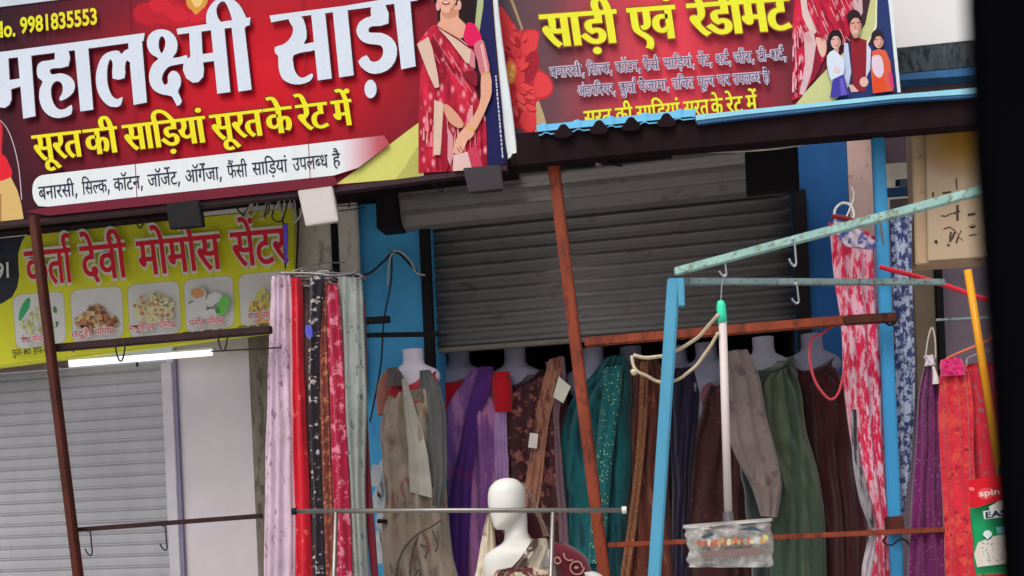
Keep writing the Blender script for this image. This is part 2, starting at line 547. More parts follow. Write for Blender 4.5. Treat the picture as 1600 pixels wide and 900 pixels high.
GLYPHS = {
    6: ['-185,772 -181,794 -168,813 -151,826 -130,830 -109,826 -91,813 -79,794 -75,772 -79,750 -91,731 -109,718 -130,714 -151,718 -168,731 -181,750'],
    9: ['470,218 459,157 424,114 374,88 312,80 257,87 205,109 159,144 115,195 71,267 29,356 100,382 129,317 161,260 193,214 246,168 305,153 340,157 367,170 385,193 391,227 386,262 370,293 347,321 318,347 290,343 260,341 255,411 313,418 352,435 373,461 380,494 374,525 356,546 331,558 302,562 267,560 235,552 204,540 171,525 146,594 175,608 210,620 252,629 298,632 367,622 418,593 449,549 459,495 442,426 392,375 402,365 412,355 450,351 486,350 516,351 543,353 568,357 594,363 594,551 521,551 521,622 779,622 779,551 675,551 675,0 594,0 594,290 570,285 547,282 523,280 498,279 479,280 455,282 466,251'],
    13: ['0,622 563,622 563,551 453,551 477,510 485,464 465,385 406,328 440,293 470,254 492,207 499,152 493,106 476,68 450,38 415,17 374,4 328,0 272,8 220,30 169,71 120,130 90,180 58,243 29,313 100,338 129,265 162,200 196,148 234,108 276,82 320,74 357,79 388,92 407,119 414,160 408,199 392,236 365,269 329,301 298,296 264,294 259,364 323,372 368,390 395,420 404,463 400,491 389,516 372,536 351,551 0,551'],
    19: ['568,551 474,551 474,380 472,334 466,299 456,271 441,246 393,208 323,192 307,266 327,270 344,276 359,282 370,292 380,305 388,322 392,345 393,380 393,551 160,551 160,353 161,311 163,278 168,252 176,230 188,212 206,196 230,179 260,160 370,98 424,63 460,30 479,-7 486,-53 482,-92 470,-128 454,-160 439,-184 367,-142 380,-121 392,-100 400,-77 403,-55 401,-37 395,-22 383,-6 363,10 333,31 290,56 203,106 167,129 136,154 112,180 95,212 83,256 79,316 79,551 0,551 0,622 568,622'],
    21: ['470,218 459,157 424,114 374,88 312,80 257,87 205,109 159,144 115,195 71,267 29,356 100,382 129,317 161,260 193,214 246,168 305,153 340,157 367,170 385,193 391,227 386,262 370,293 347,321 318,347 290,343 260,341 255,411 313,418 352,435 373,461 380,494 374,525 356,546 331,558 302,562 267,560 235,552 204,540 171,525 146,594 175,608 210,620 252,629 298,632 367,622 418,593 449,549 459,495 442,426 392,375 402,365 412,355 450,351 486,350 516,351 543,353 568,357 594,363 594,551 521,551 521,622 1038,622 1038,551 934,551 934,0 853,0 853,551 675,551 675,0 594,0 594,290 570,285 547,282 523,280 498,279 479,280 455,282 466,251','1063,863 1044,803 1018,755 986,722 927,690 856,680 788,691 730,724 697,759 667,806 642,863 713,887 741,826 772,783 811,758 859,749 909,758 944,786 968,830 987,889'],
    25: ['777,551 452,551 452,349 505,386 569,399 628,389 675,358 706,307 716,239 712,192 701,141 681,90 651,39 579,80 602,114 620,154 632,196 636,237 631,278 616,307 593,324 562,330 508,312 452,258 452,0 371,0 371,174 344,154 312,136 272,122 226,118 180,123 138,137 100,161 71,194 52,238 46,290 60,362 101,417 164,452 244,464 268,463 296,460 321,457 339,454 333,381 315,385 292,388 269,390 249,391 198,384 159,365 135,334 127,292 135,246 158,214 190,194 228,188 270,193 306,209 340,232 371,260 371,551 0,551 0,622 777,622'],
    27: ['208,551 208,234 205,211 196,193 180,182 160,178 134,183 106,199 81,222 60,250 46,280 41,308 44,329 54,345 73,356 102,359 127,359 127,551 0,551 0,622 578,622 578,551 474,551 474,0 393,0 393,551'],
    30: ['649,551 545,551 545,0 465,0 465,165 436,148 403,133 364,122 317,118 247,129 190,161 153,211 141,275 144,303 154,330 168,353 185,371 38,369 38,441 331,441 349,441 367,440 382,440 389,440 382,370 350,370 298,364 256,346 230,315 221,274 228,236 250,210 281,193 317,188 363,193 402,210 436,233 465,260 465,551 0,551 0,622 649,622'],
    32: ['653,551 653,0 572,0 572,370 435,370 400,371 378,373 410,340 436,303 452,262 458,218 453,176 438,141 414,114 384,95 348,84 310,80 258,88 209,110 162,151 117,212 88,263 59,328 31,401 102,426 133,345 165,275 198,222 250,170 306,153 335,157 358,170 374,193 379,227 371,270 348,310 314,346 273,377 302,441 572,441 572,551 0,551 0,622 757,622 757,551'],
    35: ['519,551 371,551 371,349 316,349 272,347 236,341 206,331 181,318 140,273 126,215 132,171 148,136 173,108 206,89 243,78 283,74 333,77 375,86 414,101 455,121 482,47 437,29 388,14 338,3 286,0 221,6 162,26 114,58 77,101 54,155 46,220 54,280 80,330 119,369 170,397 227,414 288,420 290,420 290,551 0,551 0,622 519,622'],
    37: ['358,222 329,220 300,215 272,207 248,197 205,228 169,263 145,304 137,352 140,378 147,400 159,418 174,433 199,448 228,458 264,463 308,465 401,465 401,551 0,551 0,622 592,622 592,551 482,551 482,394 298,394 272,393 254,391 242,387 232,381 221,366 217,347 220,325 231,306 246,291 261,277 309,290 362,294 430,285 485,256 522,212 534,154 522,93 485,44 424,11 337,0 275,5 215,20 162,44 112,76 66,115 25,158 86,207 144,148 202,106 266,82 337,74 424,94 453,152 447,183 428,204 399,218'],
    40: ['481,551 481,0 400,0 400,328 291,328 238,326 200,322 172,313 150,299 132,274 126,237 135,189 163,142 208,94 271,40 217,-12 173,28 132,68 96,109 68,151 51,195 45,242 48,275 58,305 74,330 93,351 125,373 163,388 211,396 272,399 400,399 400,551 0,551 0,622 584,622 584,551'],
    42: ['413,-58 392,-24 373,11 356,44 342,73 330,71 316,70 302,68 287,68 245,71 202,78 162,92 124,112 92,140 68,176 51,219 46,272 50,313 62,348 79,377 102,401 139,426 183,443 234,453 290,456 295,456 295,551 0,551 0,622 534,622 534,551 376,551 376,385 327,385 275,383 234,378 201,369 173,355 153,338 138,317 129,292 126,262 136,214 166,174 216,149 287,140 293,140 299,140 305,140 312,141 308,160 306,176 311,206 327,226 349,236 373,240 411,234 438,216 455,190 461,162 457,134 446,112 430,97 410,86 423,62 438,36 457,9 480,-24'],
    43: ['630,551 526,551 526,0 445,0 445,150 413,132 378,116 336,106 283,103 213,113 158,144 123,191 111,251 113,278 120,303 132,327 148,348 105,370 72,402 49,442 42,493 52,548 83,592 130,622 187,632 236,625 276,604 302,572 311,531 301,486 271,443 210,482 219,492 226,504 229,515 230,526 228,541 220,554 206,565 184,568 158,562 136,546 121,521 116,489 120,460 132,438 149,421 172,409 197,402 223,397 254,403 288,405 300,405 312,404 324,403 333,402 326,332 319,333 312,333 304,333 298,333 253,328 220,312 198,288 191,254 198,218 220,193 252,178 292,173 341,178 382,194 416,218 445,245 445,551 383,551 383,622 630,622'],
    44: ['0,622 569,622 569,551 466,551 466,0 385,0 385,298 204,298 204,244 200,220 190,202 174,192 153,188 128,193 102,209 77,232 56,260 42,290 37,318 40,339 50,355 69,366 98,369 385,369 385,551 0,551'],
    46: ['479,551 479,0 398,0 398,191 368,174 335,159 298,149 254,146 216,149 182,160 152,175 128,194 106,223 91,258 82,301 79,358 79,551 0,551 0,622 583,622 583,551','398,551 160,551 160,369 161,332 163,304 167,282 172,266 180,252 190,240 220,223 263,217 302,222 338,236 370,256 398,280'],
    47: ['460,551 460,349 486,370 514,386 544,396 578,399 637,389 684,358 715,307 725,239 721,192 710,141 690,90 660,39 588,80 611,114 629,154 641,196 645,237 640,278 625,307 601,324 570,330 516,312 460,257 460,0 379,0 379,193 353,175 323,160 288,150 248,146 210,150 176,160 147,177 125,197 104,228 90,262 82,302 79,354 79,551 0,551 0,622 786,622 786,551','160,551 160,360 162,313 166,281 174,259 188,240 213,223 248,217 287,221 321,234 352,254 379,278 379,551'],
    48: ['585,551 482,551 482,0 401,0 401,165 371,148 336,132 293,122 241,118 188,123 140,139 101,164 71,198 52,238 46,286 61,362 106,418 151,443 204,459 265,464 280,464 299,462 319,461 338,459 356,457 369,454 363,385 342,389 318,392 293,394 268,395 248,394 230,392 365,224 384,239 401,256 401,551 0,551 0,622 585,622','127,287 135,242 160,210 198,190 242,184 260,185 276,187 293,190 308,195 168,370 137,335'],
    50: ['509,551 509,0 428,0 428,250 207,250 207,213 203,185 192,166 177,155 159,151 140,154 119,164 99,178 80,196 64,216 50,237 42,258 39,278 42,295 52,308 71,318 100,321 126,321 126,551 0,551 0,622 612,622 612,551','428,551 207,551 207,321 428,321'],
    51: ['595,622 595,551 491,551 491,0 410,0 410,179 379,162 343,146 301,136 253,132 172,147 108,192 75,237 52,291 38,353 92,369 130,390 152,418 160,457 157,484 148,509 136,532 123,551 0,551 0,622','129,301 152,258 180,228 215,209 259,203 306,208 346,224 380,247 410,274 410,551 211,551 233,498 240,445 228,382 190,333'],
    52: ['395,42 341,-12 284,37 230,87 181,136 138,181 102,222 75,256 57,284 46,305 42,323 40,340 44,358 55,376 75,389 104,393 127,390 148,382 165,368 181,349 215,372 238,399 252,431 256,468 255,491 251,514 246,534 239,551 0,551 0,622 424,622 424,551 320,551 332,510 336,458 330,407 314,365 288,330 254,300 213,276 167,254 216,201 272,146 311,111 353,75'],
    54: ['0,551 0,622 693,622 693,551 589,551 589,0 508,0 508,355 502,356 494,356 470,353 445,344 420,327 397,300 375,262 356,208 279,232 293,275 311,313 287,329 263,342 238,350 209,353 174,347 148,330 131,304 126,271 131,234 148,198 174,163 210,126 255,86 309,40 255,-12 200,37 149,84 106,129 73,176 52,224 45,275 51,323 70,362 97,390 131,410 168,422 204,426 246,422 284,412 320,394 354,370 419,412 499,426 504,426 508,426 508,551'],
    57: ['571,551 467,551 467,0 387,0 387,165 358,148 324,132 282,122 233,118 182,123 137,139 99,164 70,198 52,238 46,286 60,362 104,418 170,452 255,464 270,464 288,462 307,461 326,459 342,457 354,454 349,381 329,385 306,388 282,390 259,391 204,384 162,364 136,331 127,287 135,243 158,212 193,194 235,188 283,194 324,210 359,234 387,260 387,551 0,551 0,622 571,622'],
    58: ['122,189 90,193 64,206 46,227 40,255 44,280 58,299 78,310 104,314 122,312 142,306 164,295 191,276 236,299 273,335 297,384 305,443 298,493 276,532 242,558 199,566 172,563 153,552 142,537 138,516 140,500 148,484 162,467 186,454 221,444 270,440 253,370 171,385 112,418 78,463 66,517 75,563 102,600 145,624 204,632 250,627 292,610 329,584 358,546 378,499 384,440 375,374 350,312 308,260 254,221 298,180 341,134 380,88 414,43 350,-1 301,65 258,118 217,160 179,194 151,190','591,551 591,0 510,0 510,551 421,551 421,622 695,622 695,551'],
    60: ['587,551 587,0 506,0 506,266 477,258 448,254 416,252 380,251 337,253 292,258 248,267 212,277 191,264 167,253 212,200 264,146 320,92 380,42 326,-12 272,37 220,87 174,136 133,181 99,222 73,256 55,284 46,305 41,323 40,340 44,358 55,376 75,389 104,393 127,390 148,382 165,368 181,350 199,372 210,398 215,428 217,458 216,486 212,512 207,534 201,551 0,551 0,622 691,622 691,551','369,322 406,323 440,326 472,331 506,339 506,551 281,551 288,532 293,511 297,486 298,458 296,419 288,385 277,356 262,333 315,325'],
    61: ['321,69 354,82 380,98 397,120 403,148 396,182 374,208 336,224 280,229 219,222 174,200 147,167 138,124 141,94 150,64 167,33 196,0 241,-40 302,-89 248,-142 192,-96 145,-51 108,-9 70,57 58,130 62,166 74,198 92,225 115,248 97,268 82,292 72,320 69,352 72,378 79,400 91,418 106,433 131,448 158,458 191,463 229,465 361,465 361,551 0,551 0,622 546,622 546,551 442,551 442,394 230,394 204,393 186,391 174,387 164,381 153,366 149,347 152,328 159,312 170,297 183,284 232,296 284,300 347,295 396,279 434,255 460,224 476,190 481,153 472,100 447,57 405,24 348,2'],
    66: ['170,551 170,0 89,0 89,551 0,551 0,622 273,622 273,551'],
    67: ['89,551 0,551 0,622 80,622 69,645 60,669 55,695 53,724 68,794 111,849 154,875 206,891 266,896 356,888 441,862 516,820 585,763 649,694 704,615 620,615 516,730 401,801 283,824 221,817 174,794 144,760 134,714 136,686 144,662 154,640 165,622 273,622 273,551 170,551 170,0 89,0'],
    68: ['-185,615 -200,649 -211,682 -218,714 -220,748 -210,807 -178,854 -128,886 -61,896 -6,889 39,868 76,831 108,778 127,735 146,681 163,622 273,622 273,551 170,551 170,0 89,0 89,551 0,551 0,622 87,622 68,685 48,737 28,776 -8,813 -57,825 -92,819 -118,800 -134,771 -139,733 -136,701 -129,672 -118,644 -105,615'],
    69: ['-248,-12 -193,5 -136,11 -69,1 -20,-28 12,-72 22,-129 10,-184 -24,-229 -81,-258 -157,-268 -218,-263 -275,-247 -324,-222 -370,-188 -414,-147 -455,-100 -394,-57 -356,-101 -320,-136 -284,-163 -246,-182 -204,-192 -157,-196 -78,-178 -51,-122 -57,-93 -76,-73 -102,-61 -131,-57 -157,-58 -180,-62 -201,-69 -222,-79'],
    70: ['-63,-245 -89,-254 -116,-262 -145,-266 -173,-268 -240,-258 -290,-228 -322,-183 -333,-126 -322,-73 -287,-29 -233,1 -162,11 -92,4 -31,-17 22,-49 68,-90 109,-138 145,-189 83,-228 47,-177 10,-134 -27,-101 -87,-68 -156,-57 -201,-62 -233,-76 -252,-99 -259,-128 -253,-160 -234,-181 -208,-192 -178,-196 -152,-195 -130,-190 -109,-184 -88,-175'],
    75: ['-169,615 -190,686 -210,740 -232,778 -256,804 -283,818 -315,823 -336,822 -354,818 -370,814 -385,809 -409,882 -367,892 -318,896 -268,890 -224,870 -187,836 -154,784 -133,738 -113,681 -94,615'],
    76: ['-179,615 -205,650 -228,674 -251,689 -272,698 -295,702 -320,703 -340,702 -361,697 -382,690 -402,682 -428,751 -404,760 -380,767 -354,772 -326,773 -284,768 -246,752 -214,726 -187,692 -183,694 -203,740 -222,774 -242,799 -263,815 -287,824 -316,827 -338,826 -356,823 -372,818 -386,813 -409,882 -367,892 -318,896 -268,890 -224,870 -187,836 -154,784 -133,738 -113,681 -94,615'],
    77: ['170,551 170,0 89,0 89,551 0,551 0,622 273,622 273,551','298,863 279,803 253,755 222,722 162,690 91,680 24,691 -35,724 -68,759 -98,806 -123,863 -52,887 -24,826 8,783 46,758 94,749 144,758 178,786 203,830 222,889'],
    79: ['170,551 170,0 89,0 89,551 0,551 0,622 273,622 273,551','90,615 69,686 48,740 27,778 3,804 -24,818 -56,823 -77,822 -95,818 -111,814 -126,809 -150,882 -108,892 -59,896 -9,890 34,870 72,836 106,784 126,738 146,681 165,615'],
    96: ['358,222 329,220 300,215 272,207 248,197 205,228 169,263 145,304 137,352 140,378 147,400 159,418 174,433 199,448 228,458 264,463 308,465 401,465 401,551 0,551 0,622 592,622 592,551 482,551 482,394 298,394 272,393 254,391 242,387 232,381 221,366 217,347 220,325 231,306 246,291 261,277 309,290 362,294 430,285 485,256 522,212 534,154 522,93 485,44 424,11 337,0 275,5 215,20 162,44 112,76 66,115 25,158 86,207 144,148 202,106 266,82 337,74 424,94 453,152 447,183 428,204 399,218','257,-134 261,-112 274,-93 291,-80 312,-76 333,-80 351,-93 363,-112 367,-134 363,-157 351,-176 333,-188 312,-192 291,-188 274,-176 261,-157'],
    181: ['-190,615 -209,651 -226,688 -236,726 -240,762 -229,821 -196,862 -146,888 -85,896 -54,894 -26,890 -1,882 21,872 -1,806 -18,814 -37,821 -57,826 -78,827 -113,821 -139,804 -155,779 -160,747 -157,714 -146,682 -130,650 -108,615'],
    205: ['0,622 416,622 416,551 0,551','439,193 399,164 354,140 302,124 241,118 188,123 140,139 101,164 71,198 52,238 46,286 61,362 106,418 151,443 204,459 265,464 280,464 299,462 319,461 338,459 356,457 369,454 363,385 342,389 318,392 293,394 268,395 248,394 230,392 365,225 375,232 384,240 393,248 401,256','127,287 135,242 160,210 198,190 242,184 260,185 276,187 293,190 308,195 168,370 137,335'],
    210: ['0,622 515,622 515,551 0,551','537,349 516,354 494,356 470,353 445,344 420,327 397,300 375,262 356,208 279,232 293,275 311,313 288,329 264,342 238,350 209,353 174,347 148,330 131,304 126,271 131,234 148,198 174,163 210,126 255,86 309,40 255,-12 200,37 149,84 106,129 73,176 52,224 45,275 51,323 70,362 97,390 130,410 167,422 204,426 246,422 284,412 320,394 354,370 420,412 500,426 514,426 530,424 544,421 556,417'],
    420: ['472,-245 446,-254 418,-262 390,-266 362,-268 295,-258 244,-228 213,-183 202,-126 214,-73 248,-29 302,1 373,11 375,11 377,11 367,28 358,44 350,59 342,73 330,71 316,70 302,68 287,68 245,71 202,78 162,92 124,112 92,140 68,176 51,219 46,272 50,313 62,348 79,377 102,401 139,426 183,443 234,453 290,456 295,456 295,551 0,551 0,622 534,622 534,551 376,551 376,385 327,385 275,383 234,378 201,369 173,355 153,338 138,317 129,292 126,262 136,214 166,174 216,149 287,140 293,140 299,140 305,140 312,141 308,160 306,176 311,206 327,226 349,236 373,240 411,234 438,216 455,190 461,162 457,134 446,112 430,97 410,86 421,66 433,45 447,23 464,-2 532,-31 588,-76 637,-130 680,-189 618,-228 582,-177 545,-134 508,-101 448,-68 379,-57 334,-62 302,-76 282,-99 276,-128 282,-160 301,-181 328,-192 357,-196 382,-195 405,-190 426,-184 447,-175'],
    440: ['-185,615 -200,649 -211,682 -218,714 -220,748 -210,807 -178,854 -128,886 -61,896 -6,889 39,868 76,831 108,778 127,735 146,681 163,622 273,622 273,551 170,551 170,0 89,0 89,551 0,551 0,622 87,622 68,685 48,737 28,776 -8,813 -57,825 -92,819 -118,800 -134,771 -139,733 -136,701 -129,672 -118,644 -105,615','152,816 156,838 168,857 186,870 207,874 228,870 246,857 258,838 262,816 258,794 246,775 228,762 207,758 186,762 168,775 156,794'],
    449: ['-169,615 -190,686 -210,740 -232,778 -256,804 -283,818 -315,823 -336,822 -354,818 -370,814 -385,809 -409,882 -367,892 -318,896 -268,890 -224,870 -187,836 -154,784 -133,738 -113,681 -94,615','-113,821 -109,843 -96,862 -79,875 -58,879 -37,875 -18,862 -6,843 -2,821 -6,799 -18,780 -37,767 -58,763 -79,767 -96,780 -109,799'],
    452: ['-179,615 -205,650 -228,674 -251,689 -272,698 -295,702 -320,703 -340,702 -361,697 -382,690 -402,682 -428,751 -404,760 -380,767 -354,772 -326,773 -284,768 -246,752 -214,726 -187,692 -183,694 -203,740 -222,774 -242,799 -263,815 -287,824 -316,827 -338,826 -356,823 -372,818 -386,813 -409,882 -367,892 -318,896 -268,890 -224,870 -187,836 -154,784 -133,738 -113,681 -94,615','-113,816 -109,838 -96,857 -79,870 -58,874 -37,870 -18,857 -6,838 -2,816 -6,794 -18,775 -37,762 -58,758 -79,762 -96,775 -109,794'],
    799: ['46,-129 61,-68 74,-3 86,60 95,116 192,116 199,105 183,50 162,-11 138,-72 113,-129'],
    800: ['49,338 291,338 291,256 49,256'],
}

GL = {g: [[tuple(map(int, q.split(','))) for q in c.split()] for c in cs] for g, cs in GLYPHS.items()}
HEAD = 622.0


def earclip(outer, holes):
    """triangles (as index triples into outer + holes, concatenated) of an outline with holes"""
    pts = list(outer)
    base = [list(range(len(outer)))]
    for h in holes:
        base.append(list(range(len(pts), len(pts) + len(h))))
        pts += list(h)
    A2 = lambda a, b, c: (b[0] - a[0]) * (c[1] - a[1]) - (b[1] - a[1]) * (c[0] - a[0])
    ring = base[0] if area(list(outer)) > 0 else base[0][::-1]
    hs_ = []
    for idx in base[1:]:
        if area([pts[i] for i in idx]) > 0:
            idx = idx[::-1]
        k = max(range(len(idx)), key=lambda i: pts[idx[i]][0])
        hs_.append(idx[k:] + idx[:k])
    hs_.sort(key=lambda q: -pts[q[0]][0])

    def crosses(p, q, lst):
        for i in range(len(lst)):
            a, b = pts[lst[i]], pts[lst[(i + 1) % len(lst)]]
            if p in (a, b) or q in (a, b):
                continue
            if (A2(p, q, a) > 0) != (A2(p, q, b) > 0) and (A2(a, b, p) > 0) != (A2(a, b, q) > 0):
                return True
        return False
    for h in hs_:
        p = pts[h[0]]
        order = sorted(range(len(ring)), key=lambda i: (pts[ring[i]][0] - p[0]) ** 2 + (pts[ring[i]][1] - p[1]) ** 2)
        bi = next((i for i in order if not crosses(p, pts[ring[i]], ring) and not crosses(p, pts[ring[i]], h)), order[0])
        ring = ring[:bi + 1] + h + [h[0]] + ring[bi:]
    tris = []
    R_ = ring[:]
    guard = 0
    while len(R_) > 3 and guard < 4000:
        guard += 1
        n = len(R_)
        best = None
        for i in range(n):
            a, b, c = pts[R_[i - 1]], pts[R_[i]], pts[R_[(i + 1) % n]]
            s = A2(a, b, c)
            if s <= 1e-12:
                if abs(s) <= 1e-12:
                    best = (i, None)
                    break
                continue
            ok = True
            for j in R_:
                q = pts[j]
                if q == a or q == b or q == c:
                    continue
                if A2(a, b, q) >= 0 and A2(b, c, q) >= 0 and A2(c, a, q) >= 0:
                    ok = False
                    break
            if ok:
                best = (i, 1)
                break
        if best is None:
            cand = [i for i in range(n) if A2(pts[R_[i - 1]], pts[R_[i]], pts[R_[(i + 1) % n]]) > 0]
            if not cand:
                break
            i = min(cand, key=lambda i: A2(pts[R_[i - 1]], pts[R_[i]], pts[R_[(i + 1) % n]]))
            best = (i, 1)
        i = best[0]
        if best[1]:
            tris.append((R_[i - 1], R_[i], R_[(i + 1) % n]))
        del R_[i]
    if len(R_) == 3:
        tris.append(tuple(R_))
    return tris


def shapes_to_geo(conts, O, ex, ey, dz, force=False):
    """fill outlines given in glyph units; each outer contour with its holes gets a hair of extra height"""
    geos = []
    outs = [c for c in conts if area(c) < 0]
    holes = [c for c in conts if area(c) >= 0]
    for i, o in enumerate(outs):
        hs_ = [h for h in holes if inside(h[0], o)]
        ls = [[O + ex * x + ey * y + Vector((0, -dz - .00003 * i, 0)) for x, y in c] for c in [o] + hs_]
        vs = [v for l in ls for v in l]
        fs = []
        tot = 0
        for t in earclip(o, hs_):
            a, b, c = (vs[k] for k in t)
            tot += (b - a).cross(c - a).length / 2
            fs.append(tuple(t) if (b - a).cross(c - a).y < 0 else (t[0], t[2], t[1]))
        want = abs(sum(area(c) for c in [o] + hs_)) * ex.cross(ey).length
        if abs(tot - want) > .06 * want and not force:
            return None
        geos.append((vs, fs))
    return geos


def word_geo(w, pl, pr, pb, Y, layer, bx=0, by=0):
    adv, gl = WORDS[w]
    if w[-1] in ',-':
        pass
    O = P(pb[0], pb[1], Y)
    a, b = P(pl[0], pl[1], Y), P(pr[0], pr[1], Y)
    ex = (b - a) / (adv + 1.5 * bx + 40)
    O = O + ex * (.75 * bx + 20)
    ey = (a - O) / HEAD
    geos = []
    for i, (g, x0, y0) in enumerate(gl):
        for kk in (1, .85, .7, .55, .4, .25, .1, 0, None):
            cs = [[(x + x0, y + y0) for x, y in embolden(c, bx * (kk or .5), by * (kk or .5))] for c in GL[g]]
            gg = shapes_to_geo(cs, O, ex, ey, layer * .0002 + .00006 * (i % 3), kk is None)
            if gg:
                geos += gg
                break
    return geos


def text_line(words, A, B, h, Y, layer, lean=.09, bx=0, by=0):
    geos = []
    for w, x0, x1 in words:
        f = lambda x: A[1] + (B[1] - A[1]) * (x - A[0]) / (B[0] - A[0])
        geos += word_geo(w, (x0, f(x0)), (x1, f(x1)), (x0 + lean * h, f(x0) + h), Y, layer, bx, by)
    return join(*geos)


def latin(txt, tl, tr, bl, Y, layer, bold=.02):
    cu = bpy.data.curves.new('t', 'FONT')
    cu.body = txt
    cu.offset = bold
    cu.resolution_u = 3
    o = bpy.data.objects.new('t', cu)
    COL.objects.link(o)
    dg = bpy.context.evaluated_depsgraph_get()
    me = o.evaluated_get(dg).to_mesh()
    vs = [v.co.copy() for v in me.vertices]
    fs = [tuple(p.vertices) for p in me.polygons]
    o.evaluated_get(dg).to_mesh_clear()
    bpy.data.objects.remove(o)
    x0, x1 = min(v.x for v in vs), max(v.x for v in vs)
    y0, y1 = min(v.y for v in vs), max(v.y for v in vs)
    a, b, c = P(*tl, Y), P(*tr, Y), P(*bl, Y)
    out = [a + (b - a) * ((v.x - x0) / (x1 - x0)) + (c - a) * ((y1 - v.y) / (y1 - y0)) + Vector((0, -layer * .0002, 0)) for v in vs]
    return out, fs


def ell(cx, cy, rx, ry, n=18, rot=0):
    o = []
    for i in range(n):
        a = 2 * math.pi * i / n
        x, y = rx * math.cos(a), ry * math.sin(a)
        o.append((cx + x * math.cos(rot) - y * math.sin(rot), cy + x * math.sin(rot) + y * math.cos(rot)))
    return o


def blob(cx, cy, rx, ry, rnd, n=9, j=.25):
    pts = [(cx + rx * math.cos(2 * math.pi * i / n) * (1 + rnd.uniform(-j, j)), cy + ry * math.sin(2 * math.pi * i / n) * (1 + rnd.uniform(-j, j))) for i in range(n)]
    return [p[:2] for p in spline(pts, 3, True)]


def sm(pts, k=3):
    return [p[:2] for p in spline(pts, k, True)]


class Art:
    """collects flat printed outlines in painting order; everything added under one key becomes one printed part"""
    def __init__(self, Y, parent):
        self.Y, self.parent = Y, parent
        self.items = []

    def add(self, name, col, pts, smooth=0, holes=(), key=None, parent=None):
        p = sm(pts, smooth) if smooth else list(pts)
        self.items.append((name, key or name, col, [p] + list(holes), parent))

    def build(self, start=1.0):
        lay, sub, last = start, 0, None
        parts = {}
        for name, key, col, loops, par in self.items:
            if last is not None and last != (name, col):
                lay += 1.0
                sub = 0
            last = (name, col)
            g = flat_poly(loops, self.Y, lay + .12 * (sub % 6))
            sub += 1
            parts.setdefault(key, [name, [], [], [], par])
            d = parts[key]
            m = ink(*col) if isinstance(col, tuple) else col
            if m not in d[2]:
                d[2].append(m)
            d[1].append(g)
            d[3] += [d[2].index(m)] * len(g[1])
        self.made = {}
        for key, (name, gs, mats, idx, par) in parts.items():
            self.made[key] = mk(name, join(*gs), mats, par or self.parent, idx=idx)
        return lay + 1.0

# ================================================================ the setting
M = {}
M['bounce_ground'] = worn('bounce_ground', (.42, .41, .39, 1), .9, 0, .25, 3, .5, 90)  # unseen ground kept pale so it throws light up under the awning
M['plinth'] = worn('cement', (.30, .28, .26, 1), .85, 0, .2, 4, .3, 50)
M['shutter_pale'] = worn('pale_shutter_paint', C(174, 174, 181, 1.05), .5, 0, .1, 5, .05, 30, stretch=(1, 1, .3), dirt=C(148, 146, 150, 1.15), dthr=.7)
M['panel_pale'] = worn('pale_panel', C(186, 179, 184, .74), .55, 0, .07, 3, .08, 25, dirt=C(172, 164, 169, .74), dthr=.72)
M['concrete'] = worn('grey_concrete', C(152, 148, 142, .42), .9, 0, .2, 7, .5, 40, dirt=C(120, 116, 108, .45), dthr=.6, stretch=(1, 1, .35))
M['mossy'] = worn('stained_concrete', C(112, 106, 94, .8), .95, 0, .4, 9, .5, 50, dirt=C(76, 72, 62, .7), dthr=.57, stretch=(1, 1, .3))
M['blue_wall'] = worn('blue_wall_paint', C(46, 110, 180, .36), .6, 0, .12, 3.5, .2, 45, dirt=C(36, 94, 160, .36), dthr=.64, stretch=(1, 1, .4))
M['bare_plaster'] = worn('bare_plaster', C(172, 180, 186, .75), .85, 0, .2, 9, .3, 60)
M['steel_dark'] = worn('dark_shutter_steel', C(130, 127, 126, .95), .5, .2, .14, 4, .1, 30, dirt=C(108, 98, 92, .95), dthr=.62, stretch=(.5, 1, 1))
M['black'] = worn('black_paint', (.010, .008, .010, 1), .8, 0, .3, 8, .1, 60)
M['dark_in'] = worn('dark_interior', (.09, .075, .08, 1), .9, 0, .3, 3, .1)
M['pink_wall'] = worn('pink_plaster', C(176, 150, 146, .62), .9, 0, .16, 5, .3, 40, dirt=C(140, 112, 104, .65), dthr=.63)
M['rust'] = worn('red_oxide_paint', C(140, 62, 38, 1.05), .6, .1, .35, 9, .3, 70, dirt=C(104, 46, 32, 1.05), dthr=.56, stretch=(1, 1, .4))
M['brown'] = worn('brown_oxide_paint', C(84, 36, 26, 1.1), .6, .1, .35, 9, .3, 70, dirt=C(58, 28, 22, 1.1), dthr=.6, stretch=(1, 1, .4))
M['dark_bar'] = worn('dark_bar_paint', C(50, 26, 28, 1.0), .6, .1, .3, 9, .2, 70)
M['sky_blue'] = worn('sky_blue_enamel', C(88, 168, 204, 1.15), .4, 0, .12, 8, .15, 60, dirt=C(70, 136, 168, 1.15), dthr=.66, stretch=(1, 1, .3))
M['teal_rail'] = worn('weathered_teal_paint', C(146, 184, 178, .9), .5, .1, .22, 14, .25, 80, dirt=C(124, 134, 118, .9), dthr=.56)
M['grey_rail'] = worn('weathered_grey_paint', C(124, 142, 142, .85), .5, .2, .25, 14, .25, 80, dirt=C(90, 84, 76, .9), dthr=.6)
M['post_blue'] = worn('blue_post_paint', C(48, 126, 172, .72), .45, 0, .15, 8, .15, 60, dirt=C(40, 92, 130, .7), dthr=.66, stretch=(1, 1, .3))
M['roof_blue'] = worn('blue_roof_sheet', C(96, 184, 228, 1.1), .7, 0, .12, 6, .1, 40, dirt=C(70, 140, 180, .9), dthr=.7)
M['beam_dark'] = worn('dark_beam', C(42, 27, 32, 1.5), .9, 0, .35, 8, .3, 50, dirt=C(60, 38, 34, 1.5), dthr=.66, spec=.1)
M['chrome'] = worn('steel_tube', (.26, .245, .23, 1), .42, .85, .1, 20, .02, 60)
